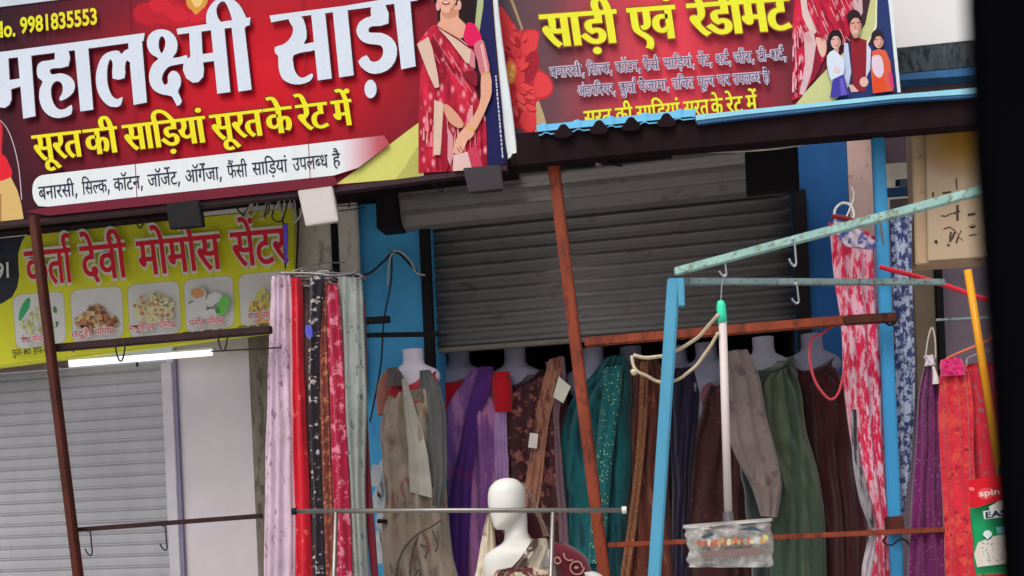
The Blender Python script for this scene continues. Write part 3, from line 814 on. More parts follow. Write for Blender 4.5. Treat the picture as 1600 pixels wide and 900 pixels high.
M['white_plastic'] = worn('white_plastic', C(222, 221, 215, 1), .35, 0, .05, 6, .02, 40, dirt=C(206, 201, 190, 1), dthr=.68)
M['mann_grey'] = worn('dusty_white_plastic', C(160, 158, 180, 1.1), .45, 0, .08, 9, .04, 40)
M['wire_black'] = worn('black_cable', (.02, .02, .025, 1), .5)
M['wire_white'] = worn('white_cable', C(205, 198, 186, 1), .5)
M['frame_white'] = worn('white_flex_edge', C(226, 234, 246, 1), .5, 0, .06, 6, .1, 20)
M['frame_dark'] = worn('sign_frame_dark', C(52, 30, 38, .9), .6, .2, .2, 9)
M['wall_white'] = worn('white_wall', C(232, 236, 234, .95), .8, 0, .03, 3, .1, 30)
M['grey_ledge'] = worn('grey_green_ledge', C(62, 70, 74, .85), .95, 0, .45, 14, .6, 40, dirt=C(36, 40, 44, .9), dthr=.55, stretch=(1, 1, .4))
M['ledge_blue'] = worn('dark_blue_ledge', C(44, 92, 136, .8), .7, 0, .3, 9, .3)

ground = mk('ground', ([(-150, -60, 0), (150, -60, 0), (150, 160, 0), (-150, 160, 0)], [(0, 1, 2, 3)]), M['bounce_ground'])
tag(ground, kind='structure')
plinth = mk('shop_floor', box(-7, 7, -.75, 3.2, .004, .95), M['plinth'])
tag(plinth, kind='structure')

GZ = .95            # shop floor level


def down(px, py, Y, z=0):
    """pixel point carried straight down to height z"""
    p = P(px, py, Y)
    return Vector((p.x, Y, z))


def col_box(xa, xb, y, Y, th, z0, ztop_px):
    """wall piece between the pixel columns xa and xb (read at pixel row y), from z0 up to the pixel row ztop_px"""
    return box(P(xa, y, Y).x, P(xb, y, Y).x, Y, Y + th, z0, P((xa + xb) / 2, ztop_px, Y).z)


# --- main wall of the row of shops: blue painted pier, openings, upper storey
zS = P(760, 180, 0).z            # lintel height above the shutters
bw = thing('shop_wall', (P(620, 600, 0).x, .1, GZ), 'shop front wall with a blue painted pier and a rolled up shutter opening', 'wall')
xa, xb, xc = P(562, 600, 0).x, P(684, 600, 0).x, P(1244, 500, 0).x
xd = P(1330, 400, 0).x
mk('blue_pier', box(xa, xb, 0, .25, GZ, zS), M['blue_wall'], bw)
mk('blue_pier', box(xc, xd, 0, .25, GZ, zS), worn('dark_blue_wall_paint', C(22, 72, 124, .55), .6, 0, .15, 4, .2, 45), bw)
mk('upper_wall', box(-7, 5.2, .004, .25, zS + .002, 6.2), worn('grey_upper_wall', C(170, 164, 156, .8), .85, 0, .15, 3, .3), bw)
# flaked paint: bare plaster scabs standing a hair proud of the pier
rnd = random.Random(5)
for (cx, cy, rx, ry) in ((592, 742, 14, 20), (603, 762, 9, 26), (590, 782, 8, 16), (599, 805, 12, 40), (592, 860, 10, 30), (668, 395, 3, 40), (667, 340, 3, 9), (606, 880, 8, 18)):
    g = flat_poly([blob(cx, cy, rx, ry, rnd, 11, .4)], 0, 4)
    mk('bare_patch', g, M['bare_plaster'], bw)

# --- interior of the dark shop
ins = thing('shop_interior', ((xb + xc) / 2, 2.4, GZ), 'dark interior walls of the saree shop behind the mannequins', 'interior')
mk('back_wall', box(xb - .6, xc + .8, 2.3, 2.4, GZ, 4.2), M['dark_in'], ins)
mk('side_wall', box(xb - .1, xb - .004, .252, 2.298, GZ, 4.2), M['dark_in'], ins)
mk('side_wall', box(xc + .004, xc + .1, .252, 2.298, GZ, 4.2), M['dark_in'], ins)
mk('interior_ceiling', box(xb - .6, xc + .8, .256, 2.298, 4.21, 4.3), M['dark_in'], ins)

# --- dark rolling shutter, half raised
sh = thing('rolling_shutter', P(950, 545, .06), 'dark grey ribbed steel shutter half raised over the row of mannequins', 'shutter')


def ribbed(x0, x1, z0, z1, Y, pitch, amp, prof, nseg=10, tilt=0.0):
    vs, fs = [], []
    n = int((z1 - z0) / pitch * nseg)
    for i in range(n + 1):
        z = z0 + (z1 - z0) * i / n
        ph = ((z - z0) / pitch) % 1
        y = Y - amp * prof(ph)
        vs += [Vector((x0, y, z)), Vector((x1, y, z + tilt)), Vector((x1, Y + .012, z + tilt)), Vector((x0, Y + .012, z))]
    for i in range(n):
        a, b = i * 4, i * 4 + 4
        fs += [(a, a + 1, b + 1, b), (a + 2, a + 3, b + 3, b + 2), (a + 1, a + 2, b + 2, b + 1), (a + 3, a, b, b + 3)]
    fs += [(0, 3, 2, 1), (n * 4, n * 4 + 1, n * 4 + 2, n * 4 + 3)]
    return vs, fs


z0 = P(700, 543, .06).z
mk('curtain', ribbed(xb + .002, xc - .002, z0, zS - .05, .06, .0855, .034, lambda p: (math.sin(math.pi * p / .55) ** .8 if p < .55 else .12 * math.sin(math.pi * (p - .55) / .45)), 12), M['steel_dark'], sh, True)
mk('bottom_rail', bevel(box(xb + .002, xc - .002, .03, .09, z0 - .035, z0 - .002), .006), worn('shutter_rail', C(112, 106, 98, .8), .5, .3), sh)
mk('guide_channel', bevel(box(xb - .075, xb - .002, -.045, -.004, GZ, P(672, 345, 0).z), .005), M['black'], sh)
mk('guide_channel', bevel(box(xc + .002, xc + .09, -.045, -.004, GZ, P(1240, 300, 0).z), .005), M['black'], sh)
# rolled drum above, in its sheet hood
zh0, zh1 = P(670, 352, -.12).z, zS - .02
hx0, hx1 = P(592, 320, -.12).x, P(1235, 300, -.12).x
prof = []
nh = 14
for i in range(nh + 1):
    a = math.pi * i / nh
    prof.append((-.05 - .13 * math.sin(a) ** .6, zh0 + (zh1 - zh0) * (.5 - .5 * math.cos(a))))
rs = []
for x in (hx0 + .16, hx1 - .03):
    rs.append([Vector((x, y, z)) for y, z in prof] + [Vector((x, -.006, zh1)), Vector((x, -.006, zh0))])
mk('drum_hood', rings(rs), M['steel_dark'], sh, False)
mk('hood_bracket', bevel(box(hx0, hx0 + .158, -.19, -.008, zh0 - .01, zh1), .006), M['black'], sh)
mk('hood_bracket', bevel(box(P(1165, 280, -.35).x, P(1247, 280, -.35).x, -.44, -.36, P(1200, 302, -.40).z, P(1200, 236, -.40).z), .006), M['black'], sh)
for k in range(4):
    zz = zh0 + (.10 + .13 * k) * (zh1 - zh0)
    yy = -.05 - .13 * math.sin(math.acos(1 - 2 * (zz - zh0) / (zh1 - zh0))) ** .6
    mk('hood_seam', bevel(box(hx0 + .17, hx1 - .04, yy - .012, yy + .02, zz, zz + .03), .004), M['steel_dark'], sh)

# --- shop on the left: pale shutter, pale panel, stained pillar
ls = thing('pale_shutter', (P(100, 700, .05).x, .05, GZ), 'pale grey slatted rolling shutter pulled down under the yellow sign', 'shutter')
lx0, lx1 = P(-160, 700, .05).x, P(264, 700, .05).x
lz1 = P(130, 575, .05).z
mk('curtain', ribbed(lx0, lx1, GZ, lz1, .05, .0855, .014, lambda p: 0 if p < .12 else (.55 if p < .3 else 1 - .25 * abs(p - .65)), 16), M['shutter_pale'], ls)
mk('side_frame', bevel(box(lx1 + .002, P(276, 700, 0).x, -.02, .08, GZ, P(268, 566, 0).z), .005), worn('pale_frame', C(176, 172, 180, .75), .5, 0, .08), ls)
mk('shutter_box', bevel(box(lx0, P(106, 570, 0).x, -.10, .02, lz1 + .002, P(60, 566, 0).z + .10), .008), worn('brown_grey_box', C(126, 112, 110, .8), .6, .1, .2), ls)
mk('lock_bolt', tube([P(214, 566, -.02), P(214.6, 573, -.02)], .008), M['black'], ls)
pp = thing('wall_panel', (P(345, 700, 0).x, 0, GZ), 'plain pale panel wall between the slatted shutter and the hanging scarves', 'wall')
mk('panel', box(P(276.5, 700, 0).x, P(395, 700, 0).x, 0, .2, GZ, P(345, 330, 0).z), M['panel_pale'], pp)
mk('edge_strip', bevel(box(P(275.2, 700, -.03).x, P(280, 700, -.03).x, -.03, -.004, GZ, P(278, 545, -.03).z), .002), worn('purple_grey_strip', C(120, 112, 140, .8), .5), pp)
pl = thing('concrete_pillar', (P(480, 700, 0).x, -.02, GZ), 'grey stained concrete pillar behind the hanging scarves', 'pillar')
mk('pillar_face', box(P(395.5, 700, -.03).x, xa - .003, -.03, .25, GZ, zS), M['mossy'], pl)
mk('upper_face', bevel(box(P(456, 370, -.06).x, P(516, 370, -.06).x, -.07, -.032, P(480, 445, -.06).z, zS), .01), M['concrete'], pl)
mk('upper_face', bevel(box(P(529, 370, -.06).x, P(560, 370, -.06).x, -.07, -.032, P(545, 620, -.06).z, zS), .01), M['concrete'], pl)
mk('gap_shade', bevel(box(P(517, 370, -.03).x, P(528, 370, -.03).x, -.04, -.031, P(520, 440, -.06).z, P(520, 348, -.06).z), .003), M['black'], pl)  # black strip laid on the pillar for the shade inside a gap

# --- right hand neighbour: pink plaster, dark doorway, posters
rw = thing('neighbour_wall', (P(1450, 700, 0).x, .1, GZ), 'pinkish plaster wall of the neighbouring shop at the right', 'wall')
mk('plaster', box(xd + .003, P(1384, 400, 0).x, .0, .25, GZ, zS), M['pink_wall'], rw)
mk('dark_door', box(P(1384, 400, 0).x + .003, 5.2, .05, .25, GZ, zS), worn('dark_purple_door', C(92, 80, 90, .42), .7, 0, .2, 4, .2), rw)
mk('door_frame', bevel(box(P(1428, 500, .02).x, P(1462, 500, .02).x, .0, .045, GZ, P(1440, 380, .02).z), .006), worn('brown_frame', C(104, 92, 76, .5), .8, 0, .3), rw)
mk('door_edge', bevel(box(P(1462.5, 500, .02).x, P(1474, 500, .02).x, -.02, .045, GZ, P(1440, 380, .02).z), .006), M['black'], rw)
po = thing('wall_poster', P(1405, 330, -.05), 'small blue and white poster between the blue post and the beige box', 'poster')
mk('sheet', prism([(1383, 256), (1426, 253), (1427, 331), (1384, 334)], -.06, .02), worn('poster_white', C(190, 172, 160, .55), .7), po)
mk('printed_band', flat_poly([[(1384, 294), (1426, 291), (1426, 306), (1384, 309)]], -.06, 3), ink(44, 78, 116), po)
mk('printed_band', flat_poly([[(1405, 280), (1426, 278), (1426, 291), (1405, 293)]], -.06, 4), ink(96, 110, 120), po)
mk('printed_mark', flat_poly([[(1399, 281), (1406, 280), (1406, 291), (1399, 292)]], -.06, 5), ink(30, 34, 44), po)
mk('printed_picture', flat_poly([[(1390, 312), (1425, 309), (1426, 328), (1391, 330)]], -.06, 5), ink(104, 92, 96), po)

# --- white building front and ledges above the roof at the top right
tw = thing('white_parapet', P(1460, 60, .3), 'bright white upper wall above the blue roof sheet at the right', 'wall')
mk('white_face', prism([(1370, -160), (1720, -190), (1720, 42), (1370, 78)], -.5, .3), M['wall_white'], tw)
mk('grey_ledge', prism([(1370, 79), (1720, 44), (1720, 84), (1370, 118)], -.62, .5), M['grey_ledge'], tw)
mk('blue_ledge', prism([(1370, 119), (1720, 86), (1720, 104), (1370, 128)], -.66, .5), M['ledge_blue'], tw)
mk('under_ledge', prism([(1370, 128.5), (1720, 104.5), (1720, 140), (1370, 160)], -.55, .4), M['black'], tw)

# --- roofs
lr = thing('awning_slab', (P(250, 350, -.6).x, -.6, 3.66), 'dark flat awning slab running back above the yellow sign', 'awning')
SZ = P(250, 345, -.2).z
mk('slab', box(-6.5, P(792, 300, -.6).x, -1.02, -.004, SZ + .02, SZ + .14), M['beam_dark'], lr)
mk('under_sign_shade', prism([(-200, 366), (262, 317), (262, 337), (-200, 383)], -1.0, .05), M['beam_dark'], lr)  # two added dark bands stand in for the shaded gap below the sign
mk('under_sign_shade', prism([(262.5, 308), (600, 276), (600, 288), (262.5, 326)], -1.0, .05), M['black'], lr)
rr = thing('sheet_roof', P(1160, 215, -1.6), 'blue corrugated sheet roof with a dark rusty front beam', 'roof')
FY = -1.62
mk('fascia_beam', prism([(806, 209), (1080, 182), (1100, 186), (1560, 147), (1560, 191), (1300, 212), (1000, 238), (808, 258)], FY, .07), M['beam_dark'], rr)
CZ = P(900, 205, -.02).z
mk('ceiling', box(P(812, 240, -1.0).x, P(1386, 60, -.93).x, -.93, -.45, CZ, CZ + .06), M['beam_dark'], rr)
mk('shade_sheet', (lambda a: (a + [p - Vector((0, 0, .02)) for p in a], BOXF))([P(1395, 158, FY + .03), P(1570, 146, FY + .03), P(1570, 126, -.68), P(1395, 138, -.68)]), M['beam_dark'], rr)  # added dark sheet that keeps the right side under the roof dark
mk('rafter', bar(P(800, 252, -1.45), P(1540, 190, -1.45), .07, .05), M['beam_dark'], rr)
mk('rafter', bar(P(806, 262, -.9), P(930, 252, -.9), .06, .05), M['black'], rr)
mk('rafter', bar(P(940, 252, -.7), P(1050, 240, -.7), .05, .04), M['black'], rr)
mk('rafter', bar(P(905, 248, -1.5), P(968, 258, -.4), .05, .05), M['black'], rr)
# corrugated sheet: front edge low, back edge high at the foot of the sign
pf0, pf1 = P(842, 211, FY - .02), P(1085, 185, FY - .02)
pb0, pb1 = P(838, 196, -1.12), P(1088, 170, -1.12)
vs, fs = [], []
n = 120
for i in range(n + 1):
    u = i / n
    ph = (u * 4.7 + .08) % 1
    h = .010 * max(0, 1 - (abs(ph - .3) / .13) ** 2) if abs(ph - .3) < .13 else 0
    a, b = pf0.lerp(pf1, u), pb0.lerp(pb1, u)
    for q in (a, b):
        vs += [q + Vector((0, 0, h)), q + Vector((0, 0, h - .004))]
for i in range(n):
    a = i * 4
    b = a + 4
    fs += [(a, b, b + 2, a + 2), (a + 1, a + 3, b + 3, b + 1), (a, a + 1, b + 1, b), (a + 2, b + 2, b + 3, a + 3)]
mk('corrugated_sheet', (vs, fs), M['roof_blue'], rr)
for (x, y) in ((880, 200), (936, 194), (986, 189), (1041, 183)):
    mk('ridge_end', prism(sm([(x - 15, y + 11), (x - 9, y + 2), (x - 4, y - 5), (x + 3, y - 6), (x + 9, y), (x + 15, y + 8), (x + 8, y + 14), (x - 8, y + 15)], 3), FY - .03, .03), M['beam_dark'], rr)
mk('edge_flashing', prism([(1087, 180), (1160, 172), (1400, 147.5), (1560, 134), (1560, 144), (1400, 154), (1160, 179), (1087, 188)], FY - .03, .05), worn('pale_blue_flashing', C(150, 214, 240, 1), .35, .1, .12, 6), rr)
mk('edge_trim', prism([(1089, 188.4), (1160, 179.4), (1400, 154.4), (1560, 144.4), (1560, 149), (1400, 159), (1160, 185), (1089, 194)], FY - .026, .04), worn('mid_blue_trim', C(50, 96, 140, .85), .5, .1, .2, 6), rr)
mk('back_flashing', join((lambda q: (q, [(0, 1, 2, 3)]))([P(1100, 188, FY), P(1560, 147, FY), P(1560, 139, -1.1), P(1090, 179, -1.1)])), M['roof_blue'], rr)

# ================================================================ the big saree sign (left)
Y1 = -1.16
S1 = thing('shop_sign', P(330, 345, Y1), 'wide red saree shop sign with huge white lettering and a lady in a red saree', 'sign')


def sign_gradient(name, px0, px1, Y, stops, parent, radial=None):
    t = NT(name, .6, 0, .12)
    tc = t.n('ShaderNodeTexCoord')
    o = wloc(parent)
    if radial:
        c = P(radial[0], radial[1], Y) - o
        mp = t.n('ShaderNodeMapping')
        mp.inputs['Location'].default_value = (-c.x / radial[2], 0, -c.z / radial[3])
        mp.inputs['Scale'].default_value = (1 / radial[2], 0, 1 / radial[3])
        t.l(tc.outputs['Object'], mp.inputs[0])
        vm = t.n('ShaderNodeVectorMath', operation='LENGTH')
        t.l(mp.outputs[0], vm.inputs[0])
        f = vm.outputs['Value']
    else:
        a, b = (P(px0, 200, Y) - o).x, (P(px1, 200, Y) - o).x
        sx = t.n('ShaderNodeSeparateXYZ')
        t.l(tc.outputs['Object'], sx.inputs[0])
        mr = t.n('ShaderNodeMapRange')
        mr.inputs['From Min'].default_value = a
        mr.inputs['From Max'].default_value = b
        t.l(sx.outputs['X'], mr.inputs['Value'])
        f = mr.outputs[0]
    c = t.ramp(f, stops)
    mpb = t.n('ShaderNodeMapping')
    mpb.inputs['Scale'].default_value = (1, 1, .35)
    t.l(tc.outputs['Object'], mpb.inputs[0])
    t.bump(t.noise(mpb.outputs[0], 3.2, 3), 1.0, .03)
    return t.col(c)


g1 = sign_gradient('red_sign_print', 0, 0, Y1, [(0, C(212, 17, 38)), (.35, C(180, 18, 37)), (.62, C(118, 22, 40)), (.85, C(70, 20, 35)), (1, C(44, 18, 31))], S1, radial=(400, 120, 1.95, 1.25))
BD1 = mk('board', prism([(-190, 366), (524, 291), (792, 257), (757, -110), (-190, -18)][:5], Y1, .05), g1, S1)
mk('frame_edge', prism([(-190, 367), (524, 292), (792, 258), (792, 266), (524, 300), (-190, 373)], Y1 - .004, .06), M['frame_dark'], S1)
mk('top_edge', prism([(-190, 34), (160, -9), (160, -22), (-190, 18)], Y1 - .006, .05), worn('pale_sign_edge', C(196, 206, 220, 1), .5), S1)
A = Art(Y1, S1)
# flower bits
for (x, y, a, b, r_) in ((262, 18, 34, 22, .3), (296, 24, 30, 20, -.2), (318, 8, 30, 26, .5), (232, 22, 24, 18, .1)):
    A.add('printed_flower', (188, 22, 44), ell(x, y, a, b, 16, r_))
for (x, y, a, b, r_) in ((276, 22, 20, 12, .4), (312, 24, 18, 10, -.5), (250, 8, 18, 12, .1)):
    A.add('printed_flower', (206, 30, 52), ell(x, y, a, b, 14, r_))
A.add('printed_flower', (212, 150, 62), [(290, -30), (325, -30), (324, 4), (316, 14), (306, 23), (299, 15), (292, 8)], 2)
A.add('printed_flower', (240, 196, 120), sm([(298, -12), (318, -12), (316, 4), (308, 12), (300, 4)], 2))
A.add('printed_flower', (196, 40, 58), [(-40, 170), (0, 186), (3, 230), (-2, 262), (-40, 270)], 3, key='left_flower')
A.add('printed_flower', (224, 36, 52), [(-40, 235), (2, 240), (14, 256), (19, 272), (12, 282), (-8, 290), (-40, 290)], 3, key='left_flower')
A.add('printed_leaf', (212, 178, 112), [(-30, 288), (4, 282), (17, 277), (27, 297), (33, 318), (37, 342), (-30, 349)])
A.add('printed_leaf', (170, 120, 72), [(-30, 300), (2, 303), (2, 346), (-30, 349)])
arc = spline([(0, 188), (12, 204), (22, 232), (29, 266), (33, 312)], 6)
A.add('printed_line', (196, 178, 186), [(x, y) for x, y in arc] + [(x + 1.6, y) for x, y in reversed(arc)])
# navy edge, pale green curve, dark ground behind the lady
A.add('printed_ground', (34, 14, 24), [(688, -60), (742, -60), (748, 30), (742, 80), (700, 90), (684, 30)], 2)
A.add('printed_ground', (26, 30, 84), [(748, -60), (762, -60), (791, 256), (752, 262), (750, 120), (742, 40)])
A.add('printed_ground', (176, 186, 132), [(742, 40), (746, 0), (749, -60), (758, -60), (755, 10), (749, 50)])
A.add('printed_ground', (58, 20, 34), [(742, 60), (752, 60), (757, 160), (745, 150)])
# swoosh
A.add('printed_swoosh', (206, 206, 112), [(525, 288), (560, 263), (602, 231), (640, 202), (662, 186), (662, 275), (610, 281)])
A.add('printed_swoosh', (178, 178, 96), [(618, 279), (632, 262), (650, 232), (662, 222), (662, 275)])
# the lady in the red saree (printed)
K = lambda *q: [(600 + x / 3.464, y / 3.464) for x, y in q]
skin, red, beige = (226, 168, 142), None, (216, 186, 168)
t = NT('printed_red_saree', .6, 0, .12)
v = t.coords((1, 1, .5), (0, .35, 0))
x = t.n('ShaderNodeTexVoronoi', feature='F1')
x.inputs['Scale'].default_value = 27
x.inputs['Randomness'].default_value = .6
t.l(v, x.inputs['Vector'])
mm = t.ramp(x.outputs['Distance'], [(.24, (1, 1, 1, 1)), (.44, (0, 0, 0, 1))])
base = t.ramp(t.noise(t.coords((1, 1, .25)), 16, 3), [(.35, C(138, 10, 38)), (.65, C(220, 40, 72))])
red = t.col(t.mix(mm, base, C(240, 150, 164)))
A.add('printed_lady', skin, K((312, 40), (398, 30), (404, 95), (440, 130), (440, 190), (400, 210), (330, 190), (280, 150), (305, 110)), 2)
A.add('printed_lady', (204, 142, 116), K((318, 60), (396, 50), (398, 84), (360, 100), (322, 92)), 2)
A.add('printed_lady', (36, 22, 26), ell(699, -20, 23, 26, 22))
A.add('printed_lady', (36, 22, 26), [(676, -20), (683, -24), (682, 2), (677, 4)], 1)
A.add('printed_lady', (232, 176, 152), [(681, -20), (685, -32), (698, -38), (711, -32), (715, -20), (714.5, -4), (710, 10), (703, 18), (698, 20), (692, 18), (685.5, 9), (681.5, -5)], 2)
for ex_ in (690, 706):
    A.add('printed_lady', (236, 226, 220), ell(ex_, -15, 4, 1.9, 10, -.12))
    A.add('printed_lady', (40, 24, 24), ell(ex_, -15, 1.9, 1.9, 10))
    A.add('printed_lady', (52, 32, 30), [(ex_ - 5, -20), (ex_ + 5, -21), (ex_ + 5, -19.6), (ex_ - 5, -18.6)])
A.add('printed_lady', (160, 24, 44), ell(698, -26, 1.5, 2, 8))
A.add('printed_lady', (196, 44, 72), ell(697, 4.4, 6.5, 3.2, 12))
A.add('printed_lady', (244, 232, 226), ell(697, 3.6, 4.6, 1.2, 10))
A.add('printed_lady', (214, 156, 132), [(707, -14), (714.5, -12), (713, 2), (706, 15), (702, 15), (709, 2)], 2)
A.add('printed_lady', (190, 130, 108), [(693, -3), (702, -3.4), (700, -1.4), (695, -1.2)])
A.add('printed_lady', (36, 22, 26), [(677, -18), (681, -18), (681, -2), (679, 2), (676, -8)])
A.add('printed_lady', (36, 22, 26), [(715, -20), (720, -16), (721, -2), (717, 4), (715, -6)])
A.add('printed_lady', (222, 168, 160), ell(684.5, 9, 3.4, 8, 10) )
A.add('printed_lady', (222, 168, 160), ell(717.5, 8, 3.4, 8, 10))
A.add('printed_lady', red, K((250, 145), (215, 190), (180, 238), (212, 330), (195, 400), (187, 600), (186, 935), (560, 920), (556, 760), (550, 640), (505, 520), (480, 430), (492, 370), (490, 250), (420, 215), (330, 175), (285, 135)))
rnd = random.Random(77)
for i in range(34):
    u = rnd.random()
    x0, y0 = 230 + 190 * u + rnd.uniform(-14, 14), 190 + 180 * u + rnd.uniform(-30, 60)
    ln = rnd.uniform(50, 130)
    dx, dy = ln * .52, ln * .86
    w_ = rnd.uniform(2, 5)
    if x0 + dx < 500 and y0 + dy < 560:
        A.add('printed_lady', rnd.choice([(120, 10, 36), (150, 18, 46), (232, 110, 128)]), K((x0, y0), (x0 + w_, y0 - 2), (x0 + dx + w_, y0 + dy), (x0 + dx, y0 + dy + 2)))
for i in range(40):
    x0, y0 = rnd.uniform(195, 540), rnd.uniform(560, 800)
    ln = rnd.uniform(60, 150)
    w_ = rnd.uniform(3, 8)
    A.add('printed_lady', rnd.choice([(120, 10, 36), (146, 16, 44), (236, 120, 138), (226, 160, 160)]), K((x0, y0), (x0 + w_, y0), (x0 + w_ * .7 + rnd.uniform(-12, 12), min(920, y0 + ln)), (x0 + rnd.uniform(-12, 4), min(920, y0 + ln))))
A.add('printed_lady', (224, 20, 92), K((430, 195), (440, 150), (452, 122), (490, 130), (520, 180), (528, 215), (508, 238), (470, 252), (440, 225)), 2)
A.add('printed_lady', (206, 120, 132), K((486, 246), (528, 214), (544, 240), (560, 310), (572, 392), (524, 404), (506, 330)), 2)
A.add('printed_lady', (226, 176, 168), K((520, 240), (534, 236), (562, 385), (550, 390)))
A.add('printed_lady', beige, K((178, 238), (240, 200), (262, 262), (290, 400), (300, 470), (276, 478), (240, 400), (212, 330)))
A.add('printed_lady', beige, K((292, 150), (330, 165), (420, 215), (450, 240), (484, 286), (492, 360), (440, 335), (400, 280), (350, 215)))
A.add('printed_lady', (204, 130, 140), K((470, 262), (492, 290), (494, 372), (462, 356)))
A.add('printed_lady', (128, 16, 44), K((290, 148), (296, 146), (400, 205), (470, 260), (466, 266), (396, 214)))
A.add('printed_lady', (132, 22, 44), K((420, 400), (492, 380), (506, 430), (500, 470), (460, 440)), 2)
A.add('printed_lady', beige, K((272, 540), (322, 560), (316, 700), (304, 838), (270, 840), (268, 700)))
A.add('printed_lady', (150, 20, 46), K((306, 835), (320, 600), (334, 600), (350, 900), (330, 935)))
A.add('printed_lady', (214, 148, 156), K((345, 690), (372, 735), (378, 830), (360, 900), (344, 860)))
A.add('printed_lady', (226, 190, 188), K((376, 838), (452, 822), (478, 920), (372, 926)))
A.add('printed_lady', (204, 60, 92), K((452, 818), (500, 780), (540, 916), (480, 922)))
A.add('printed_lady', skin, K((526, 406), (574, 394), (583, 500), (560, 570), (538, 622), (504, 690), (470, 730), (440, 690), (470, 650), (506, 590), (524, 520)), 2)
A.add('printed_lady', (216, 156, 130), K((324, 566), (350, 570), (400, 620), (432, 672), (412, 694), (376, 680), (346, 650), (326, 604)), 2)
A.add('printed_lady', (228, 172, 148), K((436, 690), (488, 706), (478, 742), (450, 762), (436, 800), (414, 832), (384, 832), (376, 806), (392, 750)), 2)
A.add('printed_lady', (150, 92, 70), K((392, 800), (398, 800), (414, 822), (408, 824)))
A.add('printed_lady', (150, 92, 70), K((406, 790), (411, 790), (424, 812), (419, 814)))
A.add('printed_lady', (206, 168, 96), K((528, 396), (570, 386), (572, 396), (528, 406)))
A.add('printed_lady', (220, 176, 84), K((438, 688), (448, 676), (494, 700), (488, 712)))
# white small print running up the navy edge
rnd = random.Random(3)
y = 118
while y < 242:
    hgt = rnd.uniform(2.5, 6)
    xx = 773.5 + (y - 118) * .085
    A.add('small_print', (200, 206, 222), [(xx, y), (xx + 2.2, y - .2), (xx + 2.6, y + hgt), (xx + .4, y + hgt)])
    y += hgt + rnd.uniform(1, 2.4)
# pill with the list of fabrics
wp = sign_gradient('pill_print', 530, 640, Y1, [(0, C(226, 233, 246)), (.22, C(222, 190, 202)), (.55, C(190, 92, 104)), (1, C(150, 34, 50))], S1)
top = spline([(60, 322), (53, 312), (50.5, 298), (53, 284), (62, 275), (75, 272.3)], 4)
A.add('white_pill', wp, [(x, y) for x, y in top] + [(600, 211.5), (609, 225), (560, 262), (522, 274), (75, 322.8)])
A.add('pill_lower_strip', (112, 34, 52), [(75, 323), (522, 274.3), (528, 286), (520, 291), (300, 314), (75, 337), (40, 330)])  # printed dark red strip below the pill
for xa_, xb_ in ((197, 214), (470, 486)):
    A.add('seam_shade', (132, 22, 40), key='seam%d' % xa_, pts=[(xa_, -20), (xa_ + 1.3, -20), (xb_ + 1.3, 322), (xb_, 322)])  # seams drawn as thin dark lines, crease shading put into the colour
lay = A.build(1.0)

# huge white lettering, traced letter by letter
white = printed('white_vinyl', C(212, 222, 240))
q4 = lambda pts: [(x / 4, y / 4) for x, y in pts]
q45 = lambda pts: [(x / 4.5, y / 4.5) for x, y in pts]
r4 = lambda pts: [(400 + x / 4, y / 4) for x, y in pts]
TITLE = []
TITLE.append([q4([(-60, 333), (905, 206), (897, 256), (560, 302), (210, 346), (-60, 378)])])
TITLE.append([q4([(110, 340), (194, 330), (222, 725), (145, 742)])])
TITLE.append([q4([(-45, 372), (52, 358), (60, 500), (128, 490), (130, 540), (70, 557), (72, 622), (58, 655), (30, 674), (-10, 670), (-40, 640), (-48, 600)])])
TITLE.append([q45(sm([(385, 366), (480, 352), (481, 464), (372, 480), (350, 497), (366, 524), (420, 515), (470, 526), (511, 556), (527, 600), (514, 650), (470, 690), (425, 708), (418, 688), (435, 660), (442, 620), (430, 582), (400, 570), (370, 590), (358, 634), (366, 700), (390, 748), (420, 770), (460, 765), (505, 737), (502, 800), (455, 822), (400, 830), (340, 810), (296, 760), (275, 690), (280, 622), (300, 573), (269, 548), (258, 503), (266, 456), (300, 430), (385, 417)], 2))])
TITLE.append([q45([(525, 345), (620, 333), (656, 770), (565, 784)])])
TITLE.append([q4([(798, 240), (885, 228), (918, 640), (835, 656)])])
TITLE.append([q4(sm([(724, 316), (680, 325), (640, 352), (612, 410), (599, 480), (605, 552), (630, 612), (670, 656), (710, 669), (752, 660), (766, 606), (735, 620), (705, 604), (682, 560), (669, 490), (673, 410), (690, 370), (705, 402), (704, 490), (778, 488), (781, 420), (792, 376), (822, 392), (816, 310), (780, 316), (760, 338), (745, 321)], 2))])
TITLE.append([q4(sm([(1010, 183), (1060, 195), (1098, 235), (1110, 285), (1100, 330), (1080, 362), (1140, 352), (1168, 345), (1172, 390), (1140, 398), (1085, 408), (1050, 420), (1022, 455), (1012, 495), (1028, 530), (1050, 515), (1048, 478), (1070, 445), (1105, 448), (1130, 490), (1128, 535), (1112, 575), (1138, 632), (1106, 662), (1075, 603), (1020, 592), (970, 570), (940, 530), (931, 480), (940, 430), (962, 392), (990, 365), (950, 342), (925, 305), (917, 260), (935, 215), (970, 190)], 2)),
              q4(sm([(1015, 226), (1033, 252), (1030, 296), (1010, 334), (994, 300), (992, 262), (1000, 236)], 2))])
TITLE.append([q4([(1103, 180), (1565, 108), (1560, 158), (1110, 216)])])
TITLE.append([q4([(1182, 200), (1258, 190), (1266, 338), (1340, 328), (1344, 380), (1268, 390), (1275, 430), (1270, 480), (1240, 513), (1205, 517), (1165, 490), (1143, 440), (1147, 395), (1190, 352)])])
TITLE.append([q4([(1318, 185), (1402, 172), (1440, 575), (1358, 586)])])
TITLE.append([q4([(1446, 160), (1526, 150), (1573, 560), (1490, 573)])])
